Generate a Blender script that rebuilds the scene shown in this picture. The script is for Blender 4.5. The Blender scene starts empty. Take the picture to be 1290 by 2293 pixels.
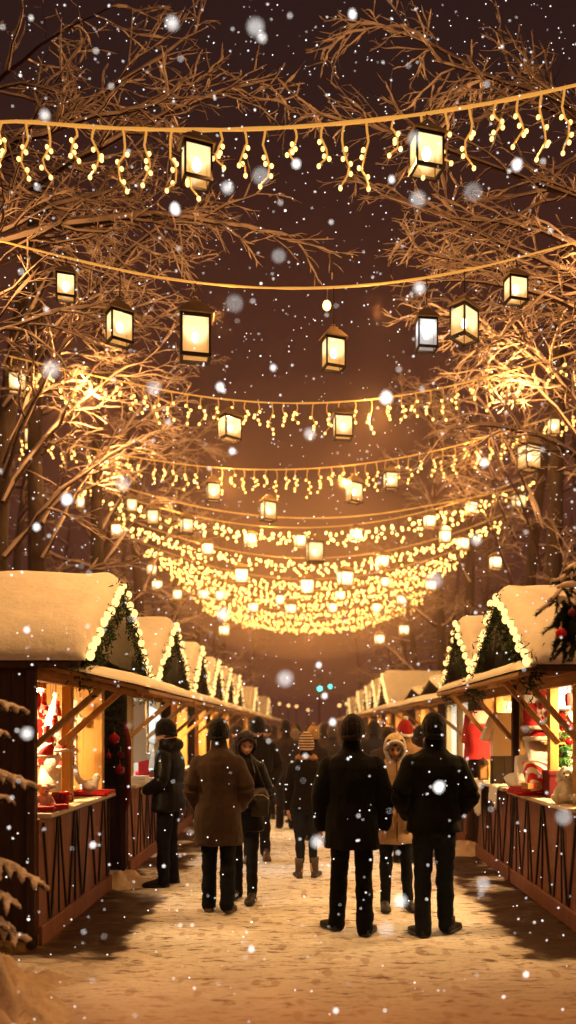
import bpy, math, random
import numpy as np
from mathutils import Vector, Matrix, noise

random.seed(7)
sc = bpy.context.scene
COL = sc.collection
PI = math.pi
EYE, FPX, VX, VY = 1.7, 1800.0, 690.0, 1630.0


def at(px, py, D):
    """a point of the place from its bearing and its distance along the lane"""
    return Vector(((px - VX) * D / FPX, D, EYE - (py - VY) * D / FPX))


# ------------------------------------------------------------------ materials
def _new(name):
    m = bpy.data.materials.new(name)
    m.use_nodes = True
    nt = m.node_tree
    nt.nodes.clear()
    return m, nt, nt.nodes, nt.links


def pmat(name, base, rough=.7, var=.25, scale=6., bump=0., bscale=40., metal=0., stretch=(1, 1, 1),
         second=None, objcol=False, sheen=0., transl=0., spec=.4, emit=None, es=0., contrast=(.3, .7)):
    m, nt, N, L = _new(name)
    out = N.new('ShaderNodeOutputMaterial')
    b = N.new('ShaderNodeBsdfPrincipled')
    tc = N.new('ShaderNodeTexCoord')
    mp = N.new('ShaderNodeMapping')
    mp.inputs['Scale'].default_value = stretch
    L.new(tc.outputs['Object'], mp.inputs['Vector'])
    nz = N.new('ShaderNodeTexNoise')
    nz.inputs['Scale'].default_value = scale
    nz.inputs['Detail'].default_value = 6
    nz.inputs['Roughness'].default_value = .6
    L.new(mp.outputs['Vector'], nz.inputs['Vector'])
    rp = N.new('ShaderNodeMapRange')
    rp.inputs[1].default_value, rp.inputs[2].default_value = contrast
    L.new(nz.outputs['Fac'], rp.inputs[0])
    mx = N.new('ShaderNodeMix')
    mx.data_type = 'RGBA'
    c2 = second or tuple(c * (1 - var) for c in base)
    if objcol:
        oi = N.new('ShaderNodeObjectInfo')
        mul = N.new('ShaderNodeMix')
        mul.data_type = 'RGBA'
        mul.blend_type = 'MULTIPLY'
        mul.inputs['Factor'].default_value = 1
        mul.inputs[7].default_value = (1 - var, 1 - var, 1 - var, 1)
        L.new(oi.outputs['Color'], mul.inputs[6])
        L.new(oi.outputs['Color'], mx.inputs[6])
        L.new(mul.outputs[2], mx.inputs[7])
    else:
        mx.inputs[6].default_value = (*base, 1)
        mx.inputs[7].default_value = (*c2, 1)
    L.new(rp.outputs[0], mx.inputs['Factor'])
    L.new(mx.outputs[2], b.inputs['Base Color'])
    b.inputs['Roughness'].default_value = rough
    b.inputs['Metallic'].default_value = metal
    b.inputs['Specular IOR Level'].default_value = spec
    if sheen:
        b.inputs['Sheen Weight'].default_value = sheen
    if emit:
        b.inputs['Emission Color'].default_value = (*emit, 1)
        b.inputs['Emission Strength'].default_value = es
        m.cycles.emission_sampling = 'NONE'
    if bump:
        n2 = N.new('ShaderNodeTexNoise')
        n2.inputs['Scale'].default_value = bscale
        n2.inputs['Detail'].default_value = 5
        L.new(mp.outputs['Vector'], n2.inputs['Vector'])
        bp = N.new('ShaderNodeBump')
        bp.inputs['Strength'].default_value = bump
        bp.inputs['Distance'].default_value = .02
        L.new(n2.outputs['Fac'], bp.inputs['Height'])
        L.new(bp.outputs['Normal'], b.inputs['Normal'])
    sh = b.outputs[0]
    if transl:
        tr = N.new('ShaderNodeBsdfTranslucent')
        L.new(mx.outputs[2], tr.inputs['Color'])
        ms = N.new('ShaderNodeMixShader')
        ms.inputs[0].default_value = transl
        L.new(b.outputs[0], ms.inputs[1])
        L.new(tr.outputs[0], ms.inputs[2])
        sh = ms.outputs[0]
    L.new(sh, out.inputs['Surface'])
    return m


def emat(name, col, strength, sampled=True):
    m, nt, N, L = _new(name)
    out = N.new('ShaderNodeOutputMaterial')
    e = N.new('ShaderNodeEmission')
    e.inputs['Color'].default_value = (*col, 1)
    e.inputs['Strength'].default_value = strength
    L.new(e.outputs[0], out.inputs['Surface'])
    m.cycles.emission_sampling = 'FRONT' if sampled else 'NONE'
    return m


def pane_mat(name, edge, mid, s_edge, s_mid, trans=.35):
    """frosted pane with glow painted in: brightest next to the lamp behind it"""
    m, nt, N, L = _new(name)
    out = N.new('ShaderNodeOutputMaterial')
    tc = N.new('ShaderNodeTexCoord')
    ln = N.new('ShaderNodeVectorMath')
    ln.operation = 'LENGTH'
    mp = N.new('ShaderNodeMapping')
    mp.inputs['Scale'].default_value = (1, 1, .8)
    L.new(tc.outputs['Object'], mp.inputs['Vector'])
    L.new(mp.outputs['Vector'], ln.inputs[0])
    mr = N.new('ShaderNodeMapRange')
    mr.interpolation_type = 'SMOOTHSTEP'
    mr.inputs[1].default_value = .44
    mr.inputs[2].default_value = .66
    L.new(ln.outputs['Value'], mr.inputs[0])
    mx = N.new('ShaderNodeMix')
    mx.data_type = 'RGBA'
    mx.inputs[6].default_value = (*[c * s_mid for c in mid], 1)
    mx.inputs[7].default_value = (*[c * s_edge for c in edge], 1)
    L.new(mr.outputs[0], mx.inputs['Factor'])
    e = N.new('ShaderNodeEmission')
    L.new(mx.outputs[2], e.inputs['Color'])
    t = N.new('ShaderNodeBsdfTransparent')
    ms = N.new('ShaderNodeMixShader')
    ms.inputs[0].default_value = 1 - trans
    L.new(t.outputs[0], ms.inputs[1])
    L.new(e.outputs[0], ms.inputs[2])
    L.new(ms.outputs[0], out.inputs['Surface'])
    m.cycles.emission_sampling = 'NONE'
    return m


def dots_mat(name, base, dot, scale, thr=.3, rough=.8):
    m, nt, N, L = _new(name)
    out = N.new('ShaderNodeOutputMaterial')
    b = N.new('ShaderNodeBsdfPrincipled')
    tc = N.new('ShaderNodeTexCoord')
    v = N.new('ShaderNodeTexVoronoi')
    v.inputs['Scale'].default_value = scale
    L.new(tc.outputs['Object'], v.inputs['Vector'])
    n = N.new('ShaderNodeTexNoise')
    n.inputs['Scale'].default_value = scale * 1.7
    L.new(tc.outputs['Object'], n.inputs['Vector'])
    ad = N.new('ShaderNodeMath')
    ad.operation = 'ADD'
    L.new(v.outputs['Distance'], ad.inputs[0])
    mu = N.new('ShaderNodeMath')
    mu.operation = 'MULTIPLY'
    mu.inputs[1].default_value = .35
    L.new(n.outputs['Fac'], mu.inputs[0])
    L.new(mu.outputs[0], ad.inputs[1])
    mr = N.new('ShaderNodeMapRange')
    mr.inputs[1].default_value = thr
    mr.inputs[2].default_value = thr + .06
    L.new(ad.outputs[0], mr.inputs[0])
    mx = N.new('ShaderNodeMix')
    mx.data_type = 'RGBA'
    mx.inputs[6].default_value = (*dot, 1)
    mx.inputs[7].default_value = (*base, 1)
    L.new(mr.outputs[0], mx.inputs['Factor'])
    L.new(mx.outputs[2], b.inputs['Base Color'])
    b.inputs['Roughness'].default_value = rough
    L.new(b.outputs[0], out.inputs['Surface'])
    return m


def stripe_mat(name, a, b_, scale, axis, rough=.85, thr=.5):
    m, nt, N, L = _new(name)
    out = N.new('ShaderNodeOutputMaterial')
    b = N.new('ShaderNodeBsdfPrincipled')
    tc = N.new('ShaderNodeTexCoord')
    w = N.new('ShaderNodeTexWave')
    w.bands_direction = axis
    w.inputs['Scale'].default_value = scale
    w.inputs['Distortion'].default_value = .6
    L.new(tc.outputs['Object'], w.inputs['Vector'])
    mr = N.new('ShaderNodeMapRange')
    mr.inputs[1].default_value = thr - .08
    mr.inputs[2].default_value = thr + .08
    L.new(w.outputs['Fac'], mr.inputs[0])
    mx = N.new('ShaderNodeMix')
    mx.data_type = 'RGBA'
    mx.inputs[6].default_value = (*a, 1)
    mx.inputs[7].default_value = (*b_, 1)
    L.new(mr.outputs[0], mx.inputs['Factor'])
    L.new(mx.outputs[2], b.inputs['Base Color'])
    b.inputs['Roughness'].default_value = rough
    L.new(b.outputs[0], out.inputs['Surface'])
    return m


M = {}
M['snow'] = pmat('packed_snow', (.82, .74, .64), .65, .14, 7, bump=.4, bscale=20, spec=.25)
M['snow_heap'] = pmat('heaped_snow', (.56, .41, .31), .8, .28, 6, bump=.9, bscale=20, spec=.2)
M['snow_bough'] = pmat('bough_snow', (.70, .56, .48), .75, .3, 24, bump=.8, bscale=60, spec=.15)
M['snow_branch'] = pmat('branch_snow', (.74, .57, .49), .7, .25, 5, spec=.2)
M['bark'] = pmat('bark', (.055, .036, .026), .9, .5, 9, bump=.8, bscale=22, stretch=(1, 1, .25), spec=.15)
M['twig'] = pmat('twig_bark', (.040, .018, .012), .9, .4, 9, spec=.15)
M['wood_dark'] = pmat('stained_boards', (.060, .026, .020), .65, .45, 7, bump=.3, bscale=30, stretch=(3, 3, .25))
M['wood_red'] = pmat('red_brown_boards', (.24, .085, .050), .6, .4, 5, bump=.3, bscale=26, stretch=(3, 3, .3))
M['wood_yel'] = pmat('pine_boards', (.60, .34, .095), .6, .28, 5, bump=.2, bscale=26, stretch=(3, 3, .22))
M['wood_mid'] = pmat('weathered_pine', (.46, .25, .095), .65, .4, 6, bump=.3, bscale=26, stretch=(3, .4, 3))
M['batten'] = pmat('dark_batten', (.022, .011, .009), .7, .4, 8)
M['cream'] = pmat('cream_board', (.66, .56, .43), .55, .12, 5)
M['linen'] = pmat('linen_cloth', (.74, .68, .58), .9, .1, 12, bump=.15, bscale=90)
M['white'] = pmat('white_textile', (.80, .76, .72), .9, .08, 14, bump=.3, bscale=60)
M['fleece'] = pmat('fleece', (.82, .78, .72), .95, .12, 30, bump=.8, bscale=70)
M['red'] = pmat('red_felt', (.50, .012, .014), .8, .35, 10, bump=.2, bscale=80)
M['redgloss'] = pmat('red_enamel', (.48, .010, .012), .2, .2, 6)
M['maroon'] = pmat('maroon_cloth', (.14, .006, .014), .85, .4, 6)
M['pink'] = pmat('pink_satin', (.62, .30, .27), .5, .2, 6)
M['green'] = pmat('fir_needles', (.030, .055, .018), .7, .5, 14, spec=.2)
M['fir'] = pmat('dark_fir', (.022, .032, .014), .75, .5, 14, spec=.2)
M['leafgreen'] = pmat('green_sprig', (.06, .25, .05), .6, .4, 12)
M['blackmetal'] = pmat('lantern_metal', (.035, .020, .012), .5, .3, 12, metal=.4)
M['tinroof'] = pmat('lantern_roof', (.42, .27, .13), .55, .35, 10, bump=.3, bscale=40, metal=.2)
M['gold'] = pmat('brass', (.7, .45, .15), .3, .2, 10, metal=1)
M['wire'] = pmat('glowing_wire', (.40, .25, .08), .7, .2, 20, emit=(1, .44, .08), es=.72)  # wire glows amber itself, in place of light from its bulbs
M['wire_dim'] = pmat('bare_wire', (.42, .26, .13), .7, .3, 20)
M['cord'] = pmat('black_cord', (.02, .013, .01), .7, .2, 20)
M['skin'] = pmat('skin', (.52, .29, .20), .5, .12, 14, spec=.35)
M['lips'] = pmat('lips', (.35, .11, .09), .45, .1, 14)
M['eyewhite'] = pmat('eye', (.30, .26, .24), .3, .1, 14)
M['iris'] = pmat('iris', (.02, .013, .01), .25, .1, 14)
M['brow'] = pmat('brow_hair', (.035, .02, .014), .8, .3, 40)
M['hair'] = pmat('dark_hair', (.03, .018, .012), .6, .4, 30, stretch=(6, 6, 1))
M['cloth'] = pmat('wool_coat', (.02, .02, .02), .9, .35, 9, bump=.5, bscale=16, objcol=True, sheen=.06, spec=.12)
M['shell'] = pmat('nylon_shell', (.02, .02, .02), .5, .3, 6, bump=.55, bscale=11, objcol=True, spec=.16)
M['denim'] = pmat('denim', (.02, .02, .03), .85, .4, 18, bump=.5, bscale=14, objcol=True, spec=.15)
M['leather'] = pmat('leather', (.04, .025, .02), .5, .4, 14, bump=.3, bscale=40, objcol=True)
M['rubber'] = pmat('sole_rubber', (.012, .010, .009), .8, .3, 20)
M['knit'] = pmat('knit', (.02, .02, .02), .95, .4, 30, bump=.9, bscale=70, stretch=(1, 1, .4), objcol=True, spec=.1, sheen=.18)
M['fur'] = pmat('faux_fur', (.45, .27, .13), .95, .5, 40, bump=1., bscale=90, objcol=True, spec=.1)
M['stripe_knit'] = stripe_mat('striped_knit', (.10, .055, .035), (.50, .36, .24), 10, 'Z', thr=.62)
M['paper'] = dots_mat('patterned_panel', (.80, .68, .58), (.50, .05, .05), 13, .33)
M['paper2'] = dots_mat('pale_panel', (.80, .80, .76), (.25, .33, .33), 16, .27)
M['hatdots'] = dots_mat('dotted_felt', (.80, .66, .62), (.55, .03, .06), 34, .42)
M['redstripe'] = stripe_mat('red_white_stripes', (.52, .02, .02), (.80, .74, .68), 7, 'Y')
M['print'] = dots_mat('printed_jersey', (.80, .76, .70), (.02, .02, .02), 22, .22)
M['glass'] = pmat('jar_glass', (.55, .30, .12), .1, .2, 6, spec=.6)
M['pane'] = pane_mat('lit_pane', (1, .44, .10), (1, .72, .32), .92, 2.0, .22)
M['pane_cool'] = pane_mat('lit_pane_cool', (.80, .72, .66), (1, .97, .95), .62, 1.6)
M['pane_far'] = pane_mat('lit_pane_far', (1, .58, .18), (1, .80, .40), 1.7, 4.)
M['flame'] = emat('lamp_flame', (1, .60, .25), 90)
M['bulb_near'] = emat('bulb_near', (1, .56, .16), 3.6)
M['bulb_mid'] = emat('bulb_mid', (1, .52, .13), 5.)
M['bulb_far'] = emat('bulb_far', (1, .48, .105), 10)
M['bulb_gable'] = emat('bulb_gable', (1, .56, .18), 2.4)
M['lamp_warm'] = emat('lamp_warm', (1, .60, .24), 640)
M['lamp_white'] = emat('lamp_white', (.93, 1, .98), 300)
M['lamp_dim'] = emat('lamp_dim', (1, .62, .24), 13)
M['green_light'] = emat('green_signal', (.04, 1, .72), 9, False)
M['flake'] = emat('glowing_snowflake', (1, .94, .89), 2.2, False)  # flakes glow white by themselves, in place of light falling on them
M['plastic_black'] = pmat('black_plastic', (.012, .012, .013), .5, .2, 10)
M['far_lamp'] = emat('far_lamp', (1, .52, .16), 4, False)


# ------------------------------------------------------------------ mesh building
ORG = {}


class MB:
    def __init__(s):
        s.v, s.f, s.mi, s.n = [], [], [], 0

    def add(s, v, f, m=0):
        v = np.asarray(v, dtype=float).reshape(-1, 3)
        s.v.append(v)
        o = s.n
        s.f.extend([tuple(i + o for i in q) for q in f])
        s.mi.extend([m] * len(f))
        s.n += len(v)
        return s

    def box(s, c, d, m=0, R=None):
        x, y, z = d[0] / 2, d[1] / 2, d[2] / 2
        v = np.array([(-x, -y, -z), (x, -y, -z), (x, y, -z), (-x, y, -z), (-x, -y, z), (x, -y, z), (x, y, z), (-x, y, z)])
        if R is not None:
            v = v @ np.array(R.to_3x3()).T
        return s.add(v + np.array(c), [(0, 3, 2, 1), (4, 5, 6, 7), (0, 1, 5, 4), (1, 2, 6, 5), (2, 3, 7, 6), (3, 0, 4, 7)], m)

    def bar(s, a, b, w, h, m=0, up=(0, 0, 1)):
        a, b = Vector(a), Vector(b)
        d = b - a
        z = d.normalized()
        x = z.cross(Vector(up))
        if x.length < 1e-4:
            x = Vector((1, 0, 0))
        x.normalize()
        y = z.cross(x)
        R = Matrix((x, y, z)).transposed()
        return s.box((a + b) / 2, (w, h, d.length), m, R)

    def tube(s, pts, rad, k=6, m=0, flat=1.0, cap=True):
        P = np.asarray(pts, dtype=float)
        n = len(P)
        rad = np.broadcast_to(np.asarray(rad, dtype=float), (n,))
        T = np.gradient(P, axis=0)
        T /= np.linalg.norm(T, axis=1)[:, None] + 1e-9
        ref = np.array([0, 0, 1.]) if abs(T[:, 2]).mean() < .85 else np.array([0, 1., 0])
        X = np.cross(T, ref)
        X /= np.linalg.norm(X, axis=1)[:, None] + 1e-9
        Y = np.cross(X, T)
        a = np.arange(k) * 2 * PI / k
        ring = np.cos(a)[None, :, None] * X[:, None, :] + (np.sin(a) * flat)[None, :, None] * Y[:, None, :]
        V = (P[:, None, :] + ring * rad[:, None, None]).reshape(-1, 3)
        F = []
        for i in range(n - 1):
            for j in range(k):
                j2 = (j + 1) % k
                F.append((i * k + j, i * k + j2, (i + 1) * k + j2, (i + 1) * k + j))
        if cap:
            F.append(tuple(range(k - 1, -1, -1)))
            F.append(tuple((n - 1) * k + j for j in range(k)))
        return s.add(V, F, m)

    def loft(s, rings, m=0, cap=True):
        """rings: list of (centre, rx, ry) horizontal ellipses or arrays of points"""
        k = 20
        V = []
        for r in rings:
            if len(r) == 3 and not hasattr(r[1], '__len__'):
                c, rx, ry = r
                a = np.arange(k) * 2 * PI / k
                V.append(np.stack([c[0] + rx * np.cos(a), c[1] + ry * np.sin(a), np.full(k, c[2])], 1))
            else:
                V.append(np.asarray(r, dtype=float))
        k = len(V[0])
        F = []
        for i in range(len(V) - 1):
            for j in range(k):
                j2 = (j + 1) % k
                F.append((i * k + j, i * k + j2, (i + 1) * k + j2, (i + 1) * k + j))
        if cap:
            F.append(tuple(range(k - 1, -1, -1)))
            F.append(tuple((len(V) - 1) * k + j for j in range(k)))
        return s.add(np.concatenate(V), F, m)

    def lathe(s, prof, c=(0, 0, 0), k=20, m=0, cap=True):
        c = Vector(c)
        a = np.arange(k) * 2 * PI / k
        return s.loft([np.stack([c[0] + r * np.cos(a), c[1] + r * np.sin(a), np.full(k, c[2] + z)], 1) for r, z in prof], m, cap)

    def ball(s, c, r, m=0, nu=14, nv=9, R=None):
        if not hasattr(r, '__len__'):
            r = (r, r, r)
        V = [(0, 0, -1)]
        for i in range(1, nv):
            t = -PI / 2 + PI * i / nv
            for j in range(nu):
                p = 2 * PI * j / nu
                V.append((math.cos(t) * math.cos(p), math.cos(t) * math.sin(p), math.sin(t)))
        V.append((0, 0, 1))
        V = np.array(V) * np.array(r)
        if R is not None:
            V = V @ np.array(R.to_3x3()).T
        F = []
        top = len(V) - 1
        for j in range(nu):
            j2 = (j + 1) % nu
            F.append((0, 1 + j2, 1 + j))
            F.append((top, 1 + (nv - 2) * nu + j, 1 + (nv - 2) * nu + j2))
            for i in range(nv - 2):
                F.append((1 + i * nu + j, 1 + i * nu + j2, 1 + (i + 1) * nu + j2, 1 + (i + 1) * nu + j))
        return s.add(V + np.array(c), F, m)

    def merge(s, o, mat4=None, m=None):
        V = np.concatenate(o.v)
        if mat4 is not None:
            A = np.array(mat4)
            V = V @ A[:3, :3].T + A[:3, 3]
        off = s.n
        s.v.append(V)
        s.f.extend([tuple(i + off for i in q) for q in o.f])
        s.mi.extend(o.mi if m is None else [m] * len(o.f))
        s.n += len(V)
        return s

    def mesh(s, name, mats, smooth=False, org=(0, 0, 0)):
        me = bpy.data.meshes.new(name)
        V = np.concatenate(s.v) - np.array(org)
        me.from_pydata(V.tolist(), [], s.f)
        for mt in mats:
            me.materials.append(mt)
        if len(mats) > 1:
            me.polygons.foreach_set('material_index', s.mi)
        if smooth:
            me.polygons.foreach_set('use_smooth', [True] * len(me.polygons))
        me.update()
        return me

    def build(s, name, mats, parent=None, smooth=False, org=None, bevel=0., label=None):
        """verts are world (or the thing's own) coordinates; the origin is org or the parent's origin"""
        if not isinstance(mats, (list, tuple)):
            mats = [mats]
        po = ORG.get(parent.name, Vector()) if parent else Vector()
        og = Vector(org) if org is not None else po
        o = bpy.data.objects.new(name, s.mesh(name, mats, smooth, og))
        link(o, parent, og)
        if bevel:
            b = o.modifiers.new('Bevel', 'BEVEL')
            b.width = bevel
            b.segments = 2
            b.limit_method = 'ANGLE'
        if label:
            o['label'] = label
        return o


def link(o, parent, og):
    COL.objects.link(o)
    if parent:
        o.parent = parent
        o.location = Vector(og) - ORG.get(parent.name, Vector())
    else:
        o.location = og
    ORG[o.name] = Vector(og)
    return o


def thing(name, label, cat, loc=(0, 0, 0), group=None):
    o = bpy.data.objects.new(name, None)
    o.empty_display_size = .1
    link(o, None, loc)
    return tag(o, label, cat, group)


def tag(o, label, cat, group=None, kind=None):
    o['label'] = label
    o['category'] = cat
    if group:
        o['group'] = group
    if kind:
        o['kind'] = kind
    return o


def dup(o, parent, pos):
    """a linked copy of one object at a place"""
    c = o.copy()
    COL.objects.link(c)
    if parent:
        c.parent = parent
        c.location = Vector(pos) - ORG.get(parent.name, Vector())
    else:
        c.location = pos
    ORG[c.name] = Vector(pos)
    return c


def dup_tree(root, pos, rz=None, scale=None):
    c = root.copy()
    COL.objects.link(c)
    c.location = pos
    if rz is not None:
        c.rotation_euler = (0, 0, rz)
    if scale is not None:
        c.scale = (scale, scale, scale)
    ORG[c.name] = Vector(pos)
    for ch in root.children:
        d = ch.copy()
        COL.objects.link(d)
        d.parent = c
        for g in ch.children:
            e = g.copy()
            COL.objects.link(e)
            e.parent = d
    return c


def remeshed(mb, voxel, smooth_it=3, wrinkle=0., wscale=9., seed=0, zs=1.):
    me0 = mb.mesh('tmp', [])
    ob = bpy.data.objects.new('tmp', me0)
    COL.objects.link(ob)
    r = ob.modifiers.new('r', 'REMESH')
    r.mode = 'VOXEL'
    r.voxel_size = voxel
    sm = ob.modifiers.new('s', 'SMOOTH')
    sm.iterations = smooth_it
    sm.factor = .5
    dg = bpy.context.evaluated_depsgraph_get()
    me = bpy.data.meshes.new_from_object(ob.evaluated_get(dg))
    bpy.data.objects.remove(ob)
    bpy.data.meshes.remove(me0)
    if wrinkle:
        n = len(me.vertices)
        co = np.empty(n * 3)
        no = np.empty(n * 3)
        me.vertices.foreach_get('co', co)
        me.vertices.foreach_get('normal', no)
        co = co.reshape(-1, 3)
        no = no.reshape(-1, 3)
        d = np.array([noise.noise(Vector((p[0] * wscale + seed * 3.1, p[1] * wscale, p[2] * wscale * zs))) +
                      .5 * noise.noise(Vector((p[0] * wscale * 2.3, p[1] * wscale * 2.3 + seed, p[2] * wscale * zs * 2.6))) for p in co])
        co = co + no * (d * wrinkle)[:, None]
        me.vertices.foreach_set('co', co.ravel())
    me.polygons.foreach_set('use_smooth', [True] * len(me.polygons))
    me.update()
    return me


def place_mesh(name, me, mat, parent, color=None, org=None):
    me.name = name
    me.materials.clear()
    for m_ in (mat if isinstance(mat, (list, tuple)) else [mat]):
        me.materials.append(m_)
    o = bpy.data.objects.new(name, me)
    og = ORG.get(parent.name, Vector()) if parent else Vector(org or (0, 0, 0))
    link(o, parent, og)
    if color:
        o.color = (*color, 1)
    return o
#@@END_CORE
# ------------------------------------------------------------------ camera, sky, haze
cam = bpy.data.cameras.new('camera')
co_ = bpy.data.objects.new('camera', cam)
COL.objects.link(co_)
co_.location = (0, 0, EYE)
co_.rotation_euler = (PI / 2, 0, 0)
cam.sensor_fit = 'HORIZONTAL'
cam.sensor_width = 36
cam.lens = FPX / 1290 * 36
cam.shift_x = (645 - VX) / 1290
cam.shift_y = (VY - 1146.5) / 1290
cam.clip_end = 600
cam.clip_start = .05
cam.dof.use_dof = True
cam.dof.focus_distance = 7.4
cam.dof.aperture_fstop = 1.5
cam.dof.aperture_blades = 0
sc.camera = co_

w = bpy.data.worlds.new('World')
sc.world = w
w.use_nodes = True
N, L = w.node_tree.nodes, w.node_tree.links
bg = N['Background']
sky = N.new('ShaderNodeTexSky')
sky.sky_type = 'NISHITA'
sky.sun_disc = False
sky.sun_elevation = math.radians(-4)
sky.sun_rotation = math.radians(200)
tc = N.new('ShaderNodeTexCoord')
sp = N.new('ShaderNodeSeparateXYZ')
L.new(tc.outputs['Generated'], sp.inputs[0])
cr = N.new('ShaderNodeValToRGB')
e = cr.color_ramp.elements
e[0].position, e[0].color = .0, (.55, .18, .11, 1)
e[1].position, e[1].color = 1., (.12, .075, .075, 1)
for p_, c_ in ((.28, (.62, .20, .12, 1)), (.5, (.44, .145, .095, 1)), (.62, (.22, .10, .085, 1))):
    q = e.new(p_)
    q.color = c_
L.new(sp.outputs['Z'], cr.inputs[0])
ad = N.new('ShaderNodeMix')
ad.data_type = 'RGBA'
ad.blend_type = 'ADD'
ad.inputs['Factor'].default_value = .1
L.new(cr.outputs[0], ad.inputs[6])
L.new(sky.outputs[0], ad.inputs[7])
L.new(ad.outputs[2], bg.inputs['Color'])
bg.inputs['Strength'].default_value = .10

sun = bpy.data.lights.new('moonlight', 'SUN')
sun.energy = .03
sun.angle = math.radians(.5)
sun.color = (.8, .88, 1)
so = bpy.data.objects.new('moonlight', sun)
COL.objects.link(so)
so.rotation_euler = (math.radians(42), 0, math.radians(20))

sc.render.engine = 'CYCLES'
sc.cycles.use_denoising = True
try:
    sc.cycles.denoiser = 'OPENIMAGEDENOISE'
    sc.cycles.denoising_input_passes = 'RGB_ALBEDO_NORMAL'
except Exception:
    pass
sc.cycles.use_light_tree = True
sc.cycles.max_bounces = 5
sc.cycles.diffuse_bounces = 3
sc.cycles.glossy_bounces = 2
sc.cycles.transmission_bounces = 3
sc.cycles.transparent_max_bounces = 12
sc.cycles.volume_bounces = 0
sc.cycles.sample_clamp_indirect = 3
sc.cycles.caustics_reflective = False
sc.cycles.caustics_refractive = False
sc.view_settings.view_transform = 'Standard'
sc.view_settings.look = 'None'
sc.view_settings.exposure = 0
sc.view_settings.gamma = 1


def haze_mat(name, sigma, col, scat=0., g=.7):
    m, nt, N, L = _new(name)
    out = N.new('ShaderNodeOutputMaterial')
    em = N.new('ShaderNodeEmission')
    em.inputs['Color'].default_value = (*col, 1)
    em.inputs['Strength'].default_value = 1
    if sigma:
        ab = N.new('ShaderNodeVolumeAbsorption')
        ab.inputs['Color'].default_value = (0, 0, 0, 1)
        ab.inputs['Density'].default_value = sigma
        s_ = N.new('ShaderNodeAddShader')
        L.new(ab.outputs[0], s_.inputs[0])
        L.new(em.outputs[0], s_.inputs[1])
        if scat:
            vs = N.new('ShaderNodeVolumeScatter')
            vs.inputs['Color'].default_value = (1, .66, .48, 1)
            vs.inputs['Density'].default_value = scat
            vs.inputs['Anisotropy'].default_value = g
            s2 = N.new('ShaderNodeAddShader')
            L.new(s_.outputs[0], s2.inputs[0])
            L.new(vs.outputs[0], s2.inputs[1])
            L.new(s2.outputs[0], out.inputs['Volume'])
        else:
            L.new(s_.outputs[0], out.inputs['Volume'])
    else:
        L.new(em.outputs[0], out.inputs['Volume'])
    m.cycles.emission_sampling = 'NONE'
    return m


sg = .0095
mb = MB().box((0, 83, 7.0), (150, 151, 14.2))
hz = mb.build('snow_haze', haze_mat('snow_haze', sg, (sg * .085, sg * .022, sg * .017), .0048, .74))  # haze also given its own brown glow, in place of scattered light
tag(hz, 'warm brown haze of fine snow hanging over the lane beyond the front stalls', 'haze', kind='stuff')
for i, (r, k_) in enumerate((((6.0, 14, 3.8), .0042), ((4.6, 11, 2.0), .017))):  # pure emission ellipsoids, standing in for bulb light scattered by the air
    gl = MB().ball((0, 0, 0), r, nu=40, nv=24).build('mist_glow', haze_mat('mist_glow', 0, (k_, k_ * .36, k_ * .075)), smooth=True)
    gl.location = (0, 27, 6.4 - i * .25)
    tag(gl, ('broad added amber glow in the mist' if i == 0 else 'inner bright added amber glow in the mist') + ' around the far light strings over the lane', 'mist', kind='stuff')

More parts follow.
